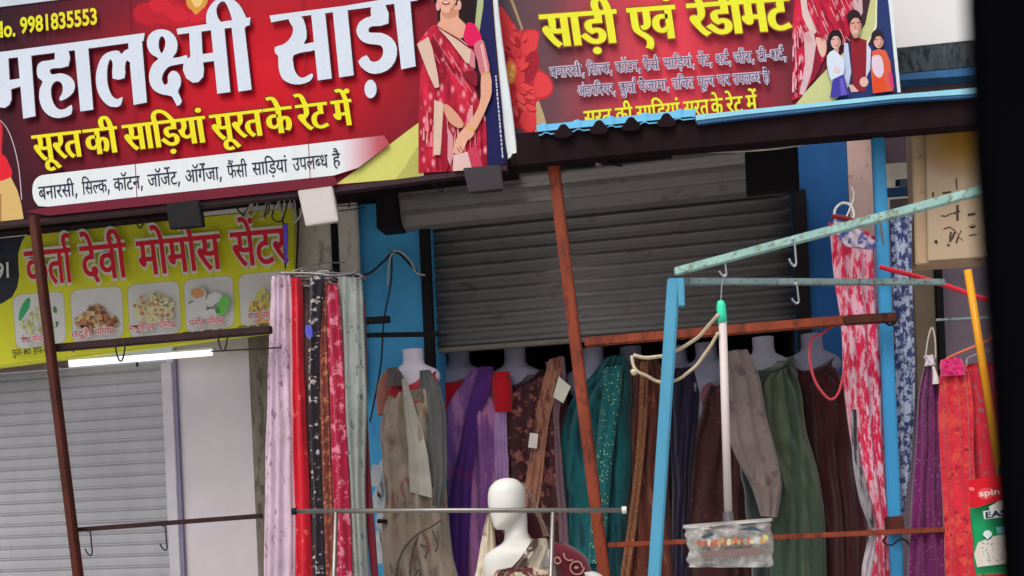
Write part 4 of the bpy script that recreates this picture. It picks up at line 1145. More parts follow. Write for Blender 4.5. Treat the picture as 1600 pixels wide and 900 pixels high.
TITLE.append([q4(sm([(1302, 165), (1288, 110), (1300, 60), (1335, 10), (1390, -18), (1440, -12), (1492, 25), (1525, 80), (1550, 140), (1530, 172), (1456, 180), (1450, 120), (1430, 60), (1405, 12), (1375, 15), (1352, 55), (1362, 110), (1385, 158)], 2))])
TITLE.append([r4([(85, 97), (560, 35), (1010, -40), (1010, 2), (715, 45), (300, 100), (95, 140)])])
TITLE.append([r4(sm([(200, 112), (275, 102), (300, 130), (315, 190), (315, 240), (300, 277), (368, 262), (376, 310), (300, 325), (235, 345), (232, 390), (242, 440), (268, 478), (300, 485), (345, 460), (357, 474), (335, 508), (275, 527), (215, 522), (165, 492), (142, 430), (138, 350), (122, 336), (117, 296), (165, 280), (200, 255), (226, 215), (230, 170)], 2))])
TITLE.append([r4([(345, 92), (432, 80), (474, 490), (386, 503)])])
TITLE.append([r4([(480, 72), (572, 60), (611, 470), (520, 484)])])
TITLE.append([r4(sm([(720, 36), (806, 24), (828, 146), (725, 164), (704, 182), (712, 204), (786, 206), (850, 240), (881, 300), (870, 380), (820, 440), (740, 462), (680, 440), (638, 384), (690, 345), (715, 380), (750, 386), (785, 360), (795, 312), (775, 282), (720, 276), (670, 262), (640, 230), (627, 190), (645, 140), (690, 110), (720, 98)], 2))])
TITLE.append([r4(ell(716, 556, 38, 58, 20))])
TITLE.append([r4([(862, 10), (962, -12), (998, 414), (908, 434)])])
TITLE.append([r4(sm([(820, -30), (808, -80), (820, -130), (856, -180), (910, -206), (960, -200), (1010, -165), (1046, -110), (1070, -50), (1050, -18), (976, -8), (970, -70), (950, -130), (925, -178), (895, -175), (872, -135), (884, -80), (905, -32)], 2))])
gs = [flat_poly(l, Y1, lay + 4 + .16 * (i % 8)) for i, l in enumerate(TITLE)]
dk = ink(62, 18, 34)
gs2 = [flat_poly([[(x + 2.2, y + 1.6) for x, y in l[0]]] + [[(x + 2.2, y + 1.6) for x, y in h] for h in l[1:]], Y1, lay + 1 + .16 * (i % 8)) for i, l in enumerate(TITLE)]
mk('letter_outline', join(*gs2), dk, BD1)
mk('lettering', join(*gs), white, BD1)

yel = printed('yellow_vinyl', C(246, 226, 40))
olive = ink(96, 44, 14)
L1 = [('सूरत', 54, 132), ('की', 134, 188), ('साड़ियां', 195, 325), ('सूरत', 331, 414), ('के', 415, 460), ('रेट', 465, 515), ('में', 520, 553)]
mk('letter_outline', text_line(L1, (54, 214), (553, 156.5), 40, Y1, lay + 7, .09, 66, 28), olive, BD1)
mk('lettering', text_line(L1, (54, 214), (553, 156.5), 40, Y1, lay + 9, .09, 42, 2), yel, BD1)
L2 = [('बनारसी,', 63, 125), ('सिल्क,', 131, 175), ('कॉटन,', 180, 227), ('जॉर्जेट,', 233, 285), ('ऑर्गेंजा,', 291, 350), ('फैंसी', 357, 389), ('साड़ियां', 396, 451.5), ('उपलब्ध', 459, 514.5), ('है', 521, 534)]
mk('lettering', text_line(L2, (63, 294), (534, 241), 19.5, Y1, lay + 7, .06, 10, 2), ink(34, 44, 66), BD1)
yel2 = ink(226, 222, 40)
mk('lettering', latin('9981835553', (34.5, 29.5), (154, 14.2), (36, 56), Y1, lay + 7, .028), yel2, BD1)
mk('lettering', latin('Mo.', (-9, 37), (27, 33.5), (-8, 63), Y1, lay + 7, .028), yel2, BD1)

# ================================================================ the second sign (right)
Y2 = -1.02
S2 = thing('shop_sign', P(1100, 165, Y2), 'red and maroon saree and readymade sign standing above the blue sheet roof', 'sign')
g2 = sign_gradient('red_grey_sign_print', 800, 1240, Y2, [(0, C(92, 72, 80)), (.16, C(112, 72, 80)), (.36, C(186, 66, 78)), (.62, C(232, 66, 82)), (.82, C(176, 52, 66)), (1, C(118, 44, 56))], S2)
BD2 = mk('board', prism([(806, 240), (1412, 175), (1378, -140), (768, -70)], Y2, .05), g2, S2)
mk('frame_edge', prism([(1377, -110), (1383, -110), (1408, 150), (1403, 150)], Y2 - .012, .07), M['frame_white'], S2)
A = Art(Y2, S2)
K = lambda *q: [(780 + x / 3.75, y / 3.75) for x, y in q]
A.add('printed_leaf', (176, 150, 112), [(795, -5), (800, -5), (818, 46), (815, 48)])
A.add('printed_leaf', (192, 166, 124), [(835, 165), (840, 152), (850, 180), (857, 208), (836, 212)], key='low_leaf')
A.add('printed_flower', (196, 46, 58), K((0, 30), (30, 60), (60, 100), (100, 165), (130, 190), (150, 172), (190, 170), (236, 182), (232, 230), (222, 290), (234, 400), (290, 440), (320, 510), (292, 570), (225, 592), (215, 630), (216, 760), (160, 778), (110, 745), (60, 722), (40, 600), (20, 400), (0, 200)), 2)
for pts in (((0, 40), (60, 110), (90, 190), (70, 260), (10, 250)), ((60, 170), (110, 190), (150, 260), (140, 330), (60, 330)), ((150, 185), (230, 190), (215, 290), (160, 330), (140, 250)), ((20, 270), (110, 260), (150, 330), (150, 470), (60, 520), (30, 400)), ((215, 420), (285, 450), (312, 510), (280, 560), (210, 560)), ((60, 520), (150, 490), (140, 620), (90, 640)), ((110, 680), (205, 640), (210, 750), (160, 770)), ((150, 540), (215, 520), (205, 600), (160, 620))):
    A.add('printed_flower', (228, 64, 70), K(*pts), 3)
for pts in (((160, 330), (225, 300), (230, 400), (190, 480), (150, 470)), ((70, 640), (130, 640), (110, 720), (70, 700))):
    A.add('printed_flower', (166, 34, 52), K(*pts), 3)
A.add('printed_flower', (236, 130, 66), ell(798, 113, 9, 20, 16))
rnd = random.Random(8)
for i in range(16):
    A.add('printed_flower', (244, 186, 104), ell(798 + rnd.uniform(-6, 6), 113 + rnd.uniform(-15, 15), 1.4, 2.2, 7))
rnd = random.Random(18)
for i in range(44):
    a_ = rnd.uniform(0, 6.28)
    rr_ = rnd.uniform(14, 44)
    cx_, cy_ = 806 + rr_ * .75 * math.cos(a_), 115 + rr_ * 1.7 * math.sin(a_)
    if 786 < cx_ < 846 and 40 < cy_ < 196 and (cx_ < 838 or cy_ < 80 or 110 < cy_ < 155):
        A.add('printed_flower', rnd.choice([(190, 40, 54), (214, 56, 64), (240, 84, 84), (176, 34, 50), (236, 70, 74), (228, 62, 68)]), ell(cx_, cy_, rnd.uniform(2, 5), rnd.uniform(4, 11), 9, a_ + 1.2))
A.add('printed_flower', (236, 140, 70), ell(798, 113, 8, 18, 14))
for i in range(14):
    A.add('printed_flower', (248, 196, 116), ell(798 + rnd.uniform(-5, 5), 113 + rnd.uniform(-14, 14), 1.2, 2, 7))
# big lady's saree behind the children
A.add('printed_ground', (70, 42, 52), [(1338, -60), (1364, -60), (1364, 20), (1345, 60), (1325, 60)])
A.add('printed_ground', (44, 58, 112), [(1370, -60), (1382, -100), (1404, 150), (1290, 165), (1368, 60)])
A.add('printed_ground', (204, 206, 142), [(1236, 172), (1262, 140), (1292, 108), (1330, 70), (1352, 38), (1362, -10), (1369, -60), (1371, -10), (1369, 42), (1352, 75), (1340, 120), (1297, 165)])
A.add('printed_ground', (226, 230, 200), [(1369, -20), (1371, -20), (1370, 42), (1353, 76), (1350, 76), (1367, 40)])
A.add('printed_lady', red, [(1244, -30), (1238, 40), (1237, 158), (1250, 152), (1275, 118), (1290, 88), (1318, 70), (1334, 44), (1345, 0), (1345, -40)])
A.add('printed_lady', (224, 196, 190), [(1247, -30), (1257, -30), (1262, 14), (1276, 50), (1268, 56), (1254, 26)])
A.add('printed_lady', (220, 180, 182), [(1256, 52), (1270, 46), (1276, 70), (1270, 108), (1256, 150), (1249, 146), (1258, 100)])
A.add('printed_lady', (146, 26, 50), [(1276, 64), (1284, 100), (1274, 122), (1266, 130)])
A.add('printed_lady', (210, 178, 182), [(1328, -30), (1346, -30), (1348, 20), (1340, 34), (1334, 10)])
A.add('printed_lady', (234, 186, 166), [(1275, 58), (1290, 64), (1291, 80), (1285, 90), (1278, 76)], 2)
A.add('printed_boy', (176, 84, 84), [(1334, 49), (1340, 48.5), (1339, 51), (1335, 51)])
A.add('printed_boy', (146, 34, 48), [(1323, 64), (1337, 57), (1354, 63), (1355, 100), (1352, 143), (1330, 144), (1328, 110)], 1)
A.add('printed_boy', (70, 44, 74), [(1323, 64), (1329, 62), (1334, 143), (1328, 141)])
A.add('printed_boy', (196, 206, 232), [(1319, 66), (1325, 68), (1330, 112), (1326, 134), (1318, 122)], 1)
A.add('printed_boy', (214, 216, 232), [(1354, 66), (1361, 78), (1360, 108), (1353, 122), (1354, 90)], 1)
A.add('printed_boy', (232, 186, 170), ell(1350, 128, 7, 8, 10))
A.add('printed_boy', (226, 180, 170), [(1326, 133), (1332, 132), (1342, 143), (1330, 144)])
rnd = random.Random(78)
for i in range(46):
    x0, y0 = rnd.uniform(1240, 1330), rnd.uniform(-25, 60)
    if x0 > 1262 or y0 > 30:
        ln = rnd.uniform(10, 30)
        A.add('printed_lady_folds', rnd.choice([(130, 14, 40), (156, 24, 50), (236, 130, 146), (240, 170, 176)]), [(x0, y0), (x0 + 1.4, y0), (x0 + ln * .45 + 1, min(64, y0 + ln)), (x0 + ln * .45, min(64, y0 + ln))])
for i in range(26):
    x0, y0 = rnd.uniform(1238, 1252), rnd.uniform(40, 130)
    A.add('printed_lady_folds', rnd.choice([(130, 14, 40), (236, 130, 146), (240, 176, 184)]), [(x0, y0), (x0 + 1.6, y0), (x0 + rnd.uniform(0, 4), y0 + rnd.uniform(8, 26)), (x0 - 1, y0 + 16)])
A.add('printed_boy', (44, 30, 36), ell(1334, 26, 11, 11, 14))
A.add('printed_boy', (222, 164, 148), ell(1337, 42, 9, 15, 16))
A.add('printed_boy', (194, 134, 120), [(1342, 30), (1346, 38), (1345, 48), (1339, 57), (1341, 46)], 2)
A.add('printed_boy', (44, 30, 36), [(1326, 34), (1328, 24), (1338, 20), (1346, 28), (1346, 34), (1341, 28), (1332, 29)], 2)
A.add('printed_boy', (70, 46, 48), [(1330, 36), (1335, 35), (1335, 36.5), (1330, 37.5)])
A.add('printed_boy', (70, 46, 48), [(1339, 35), (1344, 34), (1344, 35.5), (1339, 36.5)])
A.add('printed_boy', (190, 128, 112), [(1336, 38), (1338, 44), (1335, 44.5)])
A.add('printed_boy', (236, 222, 214), [(1333, 49), (1341, 48.5), (1339, 51), (1335, 51)])
A.add('printed_boy', (196, 140, 126), [(1331, 55), (1342, 54), (1340, 59), (1335, 60)])
A.add('printed_girl', (30, 24, 34), [(1293, 104), (1292, 70), (1296, 52), (1306, 46), (1315, 54), (1316, 70), (1311, 76), (1302, 80), (1300, 100), (1294, 116)], 2)
A.add('printed_girl', (206, 150, 138), ell(1307, 78, 4, 6, 10))
A.add('printed_girl', (228, 176, 162), ell(1306, 64, 8.2, 12.5, 14))
A.add('printed_girl', (70, 46, 52), [(1300, 61), (1304, 60.6), (1304, 62), (1300, 62.4)])
A.add('printed_girl', (70, 46, 52), [(1308, 60.3), (1312, 60), (1312, 61.4), (1308, 61.7)])
A.add('printed_girl', (196, 80, 96), [(1304, 70.5), (1309, 70), (1307, 72)])
A.add('printed_girl', (196, 140, 130), [(1310, 55), (1313.5, 62), (1312, 70), (1307, 76), (1309, 66)], 2)
A.add('printed_girl', (30, 24, 34), [(1297, 66), (1298, 56), (1305, 50), (1314, 57), (1314.5, 66), (1310, 57), (1302, 57)], 2)
A.add('printed_girl', (216, 224, 238), [(1292, 88), (1303, 78), (1312, 86), (1319, 94), (1318, 116), (1308, 134), (1300, 128), (1294, 112)], 2)
A.add('printed_girl', (232, 200, 196), ell(1308, 110, 6, 5, 10))
A.add('printed_girl', (72, 62, 160), [(1301, 124), (1318, 116), (1327, 148), (1297, 153)])
A.add('printed_girl', (112, 92, 190), [(1312, 122), (1317, 122), (1323, 148), (1314, 149)])
A.add('printed_girl', (50, 36, 46), ell(1371, 57, 10, 11, 14))
A.add('printed_girl', (226, 170, 152), ell(1373, 64, 8, 11.5, 14))
A.add('printed_girl', (70, 46, 52), [(1367, 61.5), (1371, 61), (1371, 62.4), (1367, 62.8)])
A.add('printed_girl', (70, 46, 52), [(1375, 60.8), (1379, 60.4), (1379, 61.8), (1375, 62.2)])
A.add('printed_girl', (190, 70, 80), [(1371, 70.5), (1376, 70), (1374, 72)])
A.add('printed_girl', (194, 134, 120), [(1377, 55), (1380.5, 62), (1379, 70), (1374, 75), (1376, 66)], 2)
A.add('printed_girl', (50, 36, 46), [(1364.5, 66), (1365, 56), (1372, 50), (1380, 57), (1381, 64), (1376, 57), (1369, 57)], 2)
A.add('printed_girl', (224, 96, 70), [(1363, 80), (1373, 76), (1384, 79), (1391, 96), (1396, 142), (1364, 146), (1361, 110)], 1)
A.add('printed_girl', (232, 80, 40), [(1364, 118), (1380, 116), (1386, 143), (1364, 146)])
A.add('printed_girl', (220, 60, 124), [(1388, 112), (1394, 114), (1397, 138), (1390, 134)])
A.add('printed_girl', (232, 206, 220), [(1362, 90), (1370, 86), (1378, 90), (1381, 112), (1374, 122), (1364, 112)], 2)
lay = A.build(1.0)
yel3 = printed('yellow_green_vinyl', C(240, 234, 52))
L3 = [('साड़ी', 846, 967), ('एवं', 982, 1058), ('रेडीमेट', 1075, 1236)]
mk('letter_outline', text_line(L3, (846, 27), (1236, -2), 50, Y2, lay + 2, .07, 72, 34), ink(150, 84, 50), BD2)
mk('lettering', text_line(L3, (846, 27), (1236, -2), 50, Y2, lay + 4, .07, 50, 8), yel3, BD2)
L4 = [('बनारसी,', 860, 916), ('सिल्क,', 917.5, 959), ('कॉटन,', 962, 1003), ('फैंसी', 1005, 1032), ('साड़ियां,', 1037, 1087), ('पेंट,', 1090, 1114), ('शर्ट,', 1117, 1144), ('जींस,', 1146, 1180), ('टी-शर्ट,', 1182, 1230)]
L5 = [('अंडरवियर,', 902.5, 964), ('कुर्ता', 968, 995.5), ('पैजामा,', 998, 1048), ('उचित', 1050, 1085.5), ('मूल्य', 1090, 1117.5), ('पर', 1120.5, 1141.5), ('उपलब्ध', 1144.5, 1189), ('है', 1191, 1203)]
mk('letter_outline', text_line(L4, (860, 109), (1226, 80), 15.5, Y2, lay + 2, .06, 62, 58), ink(206, 190, 206), BD2)
mk('letter_outline', text_line(L5, (902, 138), (1203, 115), 15.5, Y2, lay + 2, .06, 62, 58), ink(206, 190, 206), BD2)
mk('lettering', text_line(L4, (860, 109), (1226, 80), 15.5, Y2, lay + 5, .06, 0, -6), ink(92, 88, 112), BD2)
mk('lettering', text_line(L5, (902, 138), (1203, 115), 15.5, Y2, lay + 5, .06, 0, -6), ink(92, 88, 112), BD2)
L6 = [('सूरत', 913, 957), ('की', 962, 989.5), ('साड़ियां', 994, 1063), ('सूरत', 1068, 1108), ('के', 1110, 1130), ('रेट', 1134, 1161), ('में', 1165, 1183)]
mk('letter_outline', text_line(L6, (913, 177), (1183, 151), 24, Y2, lay + 2, .06, 50, 36), ink(150, 84, 50), BD2)
mk('lettering', text_line(L6, (913, 177), (1183, 151), 24, Y2, lay + 4, .06, 26, 8), yel3, BD2)
# loose white flex edge hanging between the two signs
fl = cloth([(768, -40, 777, -40), (771, 20, 780, 20), (777, 90, 789, 90), (784, 170, 800, 165), (789, 220, 806, 214), (793, 249, 808, 238)], Y1 + .02, .02, 1, .004, 3, 14, 5)
tag(mk('banner_flap', fl, M['frame_white'], None, True), 'white loose banner edge hanging between the two red signs', 'banner edge')

# ================================================================ yellow momo sign
Y3 = -.22
S3 = thing('momo_sign', P(230, 545, Y3), 'yellow food stall sign with red lettering and a row of dish pictures', 'sign')
ysg = sign_gradient('yellow_sign_print', -40, 460, Y3, [(0, C(212, 210, 40, .40)), (.3, C(210, 212, 44, .40)), (.75, C(196, 194, 40, .42)), (1, C(184, 180, 40, .44))], S3)
BD3 = mk('board', prism([(-150, 388), (456, 325), (462, 513), (-150, 590)], Y3, .04), ysg, S3)
mk('top_flashing', prism([(300, 318), (455, 304), (456, 324), (315, 337)], Y3 - .004, .03), worn('white_sheet_flashing', C(206, 200, 204, .7), .6, 0, .1), S3)
A = Art(Y3, S3)
SH = lambda r, g, b: C(r, g, b, .46)
IK = {}


def ink3(r, g, b):
    if (r, g, b) not in IK:
        IK[(r, g, b)] = printed('ink_shaded_sign', SH(r, g, b))
    return IK[(r, g, b)]


A.add('black_corner', ink3(40, 44, 52), [(-150, 388), (40, 367.5), (33, 380), (28.5, 396), (29, 415), (30, 431), (27, 449), (19, 464), (5, 473), (-60, 500), (-150, 510)])
A.add('white_rule', ink3(210, 210, 205), [(-150, 387), (42, 366.5), (42, 368), (-150, 389)])


def card(c, r=13):
    tl, tr, br, bl = c
    pts = []
    for a, b, d in ((bl, tl, tr), (tl, tr, br), (tr, br, bl), (br, bl, tl)):
        va, vd = Vector(a) - Vector(b), Vector(d) - Vector(b)
        p, q = Vector(b) + va.normalized() * r, Vector(b) + vd.normalized() * r
        for k in range(5):
            s = k / 4
            m_ = p.lerp(Vector(b), s).lerp(Vector(b).lerp(q, s), s)
            pts.append((m_.x, m_.y))
    return pts


cards = [((20, 462), (99, 455), (103, 535), (26, 546)), ((110, 454), (190, 447), (193, 527), (115, 537)), ((199, 446), (279, 439), (283, 519), (204, 530)),
         ((287, 438), (363, 430), (366, 510), (292, 521)), ((373, 430), (450, 422), (453, 500), (377, 511))]
for c in cards:
    A.add('card_rim', ink3(150, 150, 90), card([(x + dx, y + dy) for (x, y), (dx, dy) in zip(c, ((-1.5, -1.5), (1.5, -1.5), (1.5, 1.5), (-1.5, 1.5)))], 14), key='rim%d' % c[0][0])
for i, c in enumerate(cards):
    A.add('picture_card', ink3(220, 220, 228), card(c), key='card%d' % i)
lay = A.build(1.0)
CARD = [A.made['card%d' % i] for i in range(5)]
A = Art(Y3, S3)


def dish(x):
    i = min(4, max(0, int((x - 17) // 89)))
    return {'key': 'dish%d' % i, 'parent': CARD[i]}




def heap(name, cx, cy, rx, ry, cols, n, seed, sx=4.5, sy=4, dome=True):
    rnd = random.Random(seed)
    if n > 30:
        n, sx, sy, rx, ry = int(n * 2.2), sx * .66, sy * .66, rx * 1.06, ry * 1.1
    for k in range(n):
        col = cols[k * len(cols) // n] if k < n * .5 else rnd.choice(cols)
        while 1:
            a, b = rnd.uniform(-1, 1), rnd.uniform(-1, 1)
            if a * a + b * b < 1 and (not dome or b > -1 + abs(a) * 1.3):
                break
        A.add(name, ink3(*col), blob(cx + a * rx, cy + b * ry, sx * rnd.uniform(.6, 1.2), sy * rnd.uniform(.6, 1.2), rnd, 7), **dish(cx))


A.add('printed_dish', ink3(226, 224, 214), ell(62, 506, 33, 28, 22), **dish(62))
A.add('printed_dish', ink3(52, 136, 86), [(29, 497), (32, 482), (40, 468), (47, 466), (46, 480), (40, 490), (32, 502)], 2, **dish(29))
A.add('printed_dish', ink3(70, 104, 64), [(84, 478), (89, 482), (88, 490), (83, 486)], 2, **dish(84))
A.add('printed_dish', ink3(60, 96, 60), [(84, 505), (91, 502), (90, 510), (84, 512)], 2, **dish(84))
heap('printed_dish', 60, 500, 27, 24, [(206, 200, 150), (222, 214, 170), (186, 178, 110), (214, 196, 130), (140, 140, 84)], 70, 11, 3, 6)
A.add('printed_dish', ink3(150, 120, 92), ell(151, 506, 35, 9, 20), **dish(151))
heap('printed_dish', 151, 495, 31, 20, [(116, 78, 58), (150, 104, 74), (176, 130, 96), (196, 152, 112), (92, 62, 48)], 60, 12, 5.5, 5)
A.add('printed_dish', ink3(186, 166, 140), ell(240, 492, 32, 14, 20), **dish(240))
heap('printed_dish', 240, 480, 30, 19, [(184, 140, 92), (206, 166, 116), (214, 180, 138), (170, 104, 74), (226, 200, 150), (150, 92, 64)], 70, 13, 4.5, 4, False)
A.add('printed_dish', ink3(214, 206, 196), ell(310, 460, 13, 11, 18), **dish(310))
A.add('printed_dish', ink3(176, 122, 86), ell(309, 458, 11, 8.5, 18), **dish(309))
A.add('printed_dish', ink3(88, 116, 70), ell(300, 473, 6, 3, 10), **dish(300))
heap('printed_dish', 322, 484, 24, 15, [(206, 220, 190), (190, 210, 172), (220, 226, 206)], 16, 14, 9, 7, False)
heap('printed_dish', 334, 465, 8, 6, [(206, 216, 190), (214, 222, 200)], 5, 15, 7, 6, False)
A.add('printed_dish', ink3(92, 156, 74), [(340, 480), (344, 466), (352, 462), (358, 466), (357, 478), (352, 490), (342, 492)], 2, **dish(340))
A.add('printed_dish', ink3(66, 116, 60), [(336, 482), (341, 478), (344, 488), (338, 490)], 2, **dish(336))
heap('printed_dish', 410, 476, 23, 22, [(204, 164, 84), (220, 184, 110), (184, 138, 66), (160, 110, 56)], 60, 16, 2.6, 8)
heap('printed_dish', 412, 497, 20, 7, [(200, 120, 84), (214, 150, 100), (176, 96, 70)], 20, 17, 5, 4, False)
lay = A.build(lay + 1)
L7 = [('कर्ता', 45, 119), ('देवी', 131, 204), ('मोमोस', 219, 351), ('सेंटर', 365, 454)]
mk('letter_outline', text_line(L7, (45, 396.5), (454, 359), 52, Y3, lay + 2, .08, 58, 60), ink3(232, 176, 160), BD3)
mk('lettering', text_line(L7, (45, 396.5), (454, 359), 52, Y3, lay + 4, .08, 24, 8), ink3(184, 34, 44), BD3)
cap = [('वेज', 40, 54, 529), ('मोमोस', 57, 80, 527), ('तंदूरी', 118, 150, 520), ('मोमोस', 154, 185, 516), ('मंचूरियन', 208, 246, 510.5), ('मोमोस', 250, 280, 505.5), ('पनीर', 301, 326, 503), ('मोमोस', 329, 355, 500), ('वेज', 392, 410, 492), ('मोमोस', 413, 440, 490)]
for ci in range(5):
    gw, gr = [], []
    for w, a, b, y in cap[2 * ci:2 * ci + 2]:
        gw.append(text_line([(w, a, b)], (a, y), (b, y - (b - a) * .09), 9, Y3, lay + 2, .06, 110, 110))
        gr.append(text_line([(w, a, b)], (a, y), (b, y - (b - a) * .09), 9, Y3, lay + 4, .06, 14, 10))
    mk('caption_outline', join(*gw), ink3(236, 214, 214), CARD[ci])
    mk('caption', join(*gr), ink3(206, 72, 76), CARD[ci])
for i, x in enumerate((26, 117, 205, 291, 377)):
    gp = []
    y = 548.5 - (x - 26) * .104
    gp.append(text_line([('फुल-', x, x + 17)], (x, y), (x + 17, y - 1.7), 9, Y3, lay + 2, .06, 22, 18))
    gp.append(latin('80', (x + 18, y - 1.8), (x + 29, y - 2.9), (x + 18.5, y + 7), Y3, lay + 2, .03))
    gp.append(text_line([('हाफ-', x + 33, x + 50)], (x + 33, y - 3.4), (x + 50, y - 5), 9, Y3, lay + 2, .06, 22, 18))
    gp.append(latin('40', (x + 51, y - 5.2), (x + 62, y - 6.3), (x + 51.5, y + 3.6), Y3, lay + 2, .03))
    mk('price_lettering', join(*gp), ink3(52, 52, 34), BD3)
mk('lettering', latin('991', (-10, 415), (20.5, 411.5), (-9, 440), Y3, lay + 2, .03), ink3(216, 216, 210), BD3)
mk('lettering', text_line([('द', -14, 6.5)], (-14, 381), (6.5, 378.5), 20, Y3, lay + 2, .06, 34, 16), ink3(216, 216, 210), BD3)
mk('bottom_edge', prism([(-150, 590.5), (462, 513.5), (462, 516), (-150, 593.5)], Y3 - .002, .04), worn('yellow_edge', C(190, 196, 60, .68), .5), S3)

# ================================================================ lamps and cables under the signs
def flood(q, Y, mat, label, back=.10, face=None):
    """LED floodlight: shallow tapered housing with a front lens and a bracket up to the sign"""
    t = thing('floodlight', P(sum(p[0] for p in q) / 4, max(p[1] for p in q), Y), label, 'floodlight', 'floodlights under the big sign')
    c = P(sum(p[0] for p in q) / 4, sum(p[1] for p in q) / 4, Y)
    a = [P(x, y, Y) for x, y in q]
    b = [c.lerp(p, .72) + Vector((0, back, 0)) for p in a]
    f_ = [(0, 1, 2, 3), (7, 6, 5, 4), (0, 4, 5, 1), (1, 5, 6, 2), (2, 6, 7, 3), (3, 7, 4, 0)]
    mk('housing', bevel((a + b, f_), .006), mat, t)
    mk('lens', flat_poly([[(cx_ + (x - cx_) * .86, cy_ + (y - cy_) * .86) for x, y in q for cx_, cy_ in [(sum(p[0] for p in q) / 4, sum(p[1] for p in q) / 4)]]], Y, 4), face or mat, t)
    m0 = (a[0] + a[1]) / 2
    mk('bracket', bar(m0 + Vector((0, .07, -.02)), m0 + Vector((0, .07, .06)), .04, .015), M['black'], t)
    mk('cable', tube([m0 + Vector((.03, .09, -.01)), m0 + Vector((.06, .11, .02)), m0 + Vector((.09, .13, .09))], .005, 6), M['wire_black'], t, True)
    return t


flood([(258, 318), (310, 311), (317, 354), (264, 359)], -1.22, M['black'], 'black floodlight under the big red sign above the word in red letters')
flood([(464, 297), (519, 290), (529, 346), (477, 354)], -1.22, worn('dusty_white_paint', C(192, 186, 182, .9), .6, 0, .06), 'pale square floodlight turned down under the big red sign, beside the concrete pillar', .12,
      worn('dusty_lens', C(196, 190, 187, .9), .5, 0, .05))
flood([(722, 262), (782, 256), (788, 296), (732, 302)], -1.20, worn('grey_black_paint', C(46, 40, 46, .8), .5, 0, .1), 'dark floodlight under the lower right corner of the big red sign')

tl = thing('tube_light', P(218, 560, -.16), 'bright white tube light along the lower edge of the yellow sign', 'tube light')
tm = NT('lit_tube', .4)
tm.b.inputs['Emission Color'].default_value = (1, .98, .95, 1)
tm.b.inputs['Emission Strength'].default_value = 0.85
tube_m = tm.col((.85, .85, .85, 1))
mk('diffuser', bevel(prism([(106, 563), (330, 546), (330, 555), (107, 573)], -.16, .03), .004), tube_m, tl)
mk('housing', prism([(104, 561), (332, 543), (332, 546), (105, 563)], -.162, .05), M['frame_white'], tl)

cab = thing('cable_bundle', P(420, 345, -.3), 'tangle of white and black wires above the right end of the yellow sign', 'cables')
rnd = random.Random(21)
for i in range(9):
    x0 = 372 + i * 11
    pts = [(x0, 300), (x0 + rnd.uniform(-10, 12), 316), (x0 + rnd.uniform(-14, 16), 330 + rnd.uniform(-4, 12)), (x0 + rnd.uniform(-4, 26), 340 + rnd.uniform(-10, 8)), (x0 + rnd.uniform(10, 30), 305)]
    mk('wire', wire(pts, -.32, .005), M['wire_white'] if i % 3 else M['wire_black'], cab, True)
mk('wire', wire([(438, 302), (441, 330), (446, 420)], -.3, .006), M['wire_black'], cab, True)
mk('wire', wire([(459, 300), (466, 340), (463, 420)], -.3, .007), M['wire_black'], cab, True)
mk('wire', wire([(526, 330), (560, 326), (572, 324)], -.2, .004), M['wire_black'], cab, True)
mk('wire', wire([(526, 322), (556, 320), (570, 318)], -.2, .004), M['wire_black'], cab, True)
mk('wire', wire([(545, 296), (546, 312), (545, 324)], -.2, .006), M['wire_black'], cab, True)
cb2 = thing('wall_cable', P(612, 395, -.1), 'black and white cable looped over a nail on the blue pier', 'cable')
mk('black_cable', wire([(520, 418), (545, 432), (575, 428), (600, 408), (614, 394), (626, 398), (645, 418), (662, 434)], -.1, .008), M['wire_black'], cb2, True)
mk('white_cable', wire([(606, 446), (607, 420), (612, 397), (622, 392), (640, 405), (650, 425), (664, 430)], -.12, .006), M['wire_white'], cb2, True)
mk('black_cable', wire([(612, 398), (611, 440), (600, 500), (596, 560), (590, 600), (578, 660)], -.1, .006), M['wire_black'], cb2, True)
mk('nail', tube([P(613, 394, -.13), P(613, 394, .02)], .006), M['black'], cb2)
tag(mk('overhead_wire', wire([(985, 236, -.6), (1020, 237, -.6), (1060, 236, -.6), (1120, 238, -.8), (1200, 234, -1), (1260, 225, -1.2), (1325, 209, -1.4)], -.6, .004), M['wire_white'], None, True),
    'thin pale wire sagging under the front beam of the sheet roof', 'wire')
tag(mk('overhead_wire', wire([(640, 290, -.7), (662, 268, -.9), (672, 280, -.8), (690, 300, -.6), (694, 270, -.9)], -.6, .004), M['wire_black'], None, True),
    'short black wire ends dangling below the yellow corner of the big sign', 'wire')

# ================================================================ posts and rails
def post(name, xy0, xy1, Y, w, mat, label, cat='post', cap=True, d=None):
    t = thing(name, down(xy1[0], xy1[1], Y), label, cat)
    a, b = P(*xy0, Y), P(*xy1, Y)
    ax = (b - a).normalized()
    b = a + ax * (a.z / -ax.z)
    mk('shaft', bar(a, b + Vector((0, 0, .02)), w, d), mat, t)
    mk('foot_plate', bevel(box(b.x - w, b.x + w, Y - w, Y + w, .004, .016), .003), mat, t)
    return t


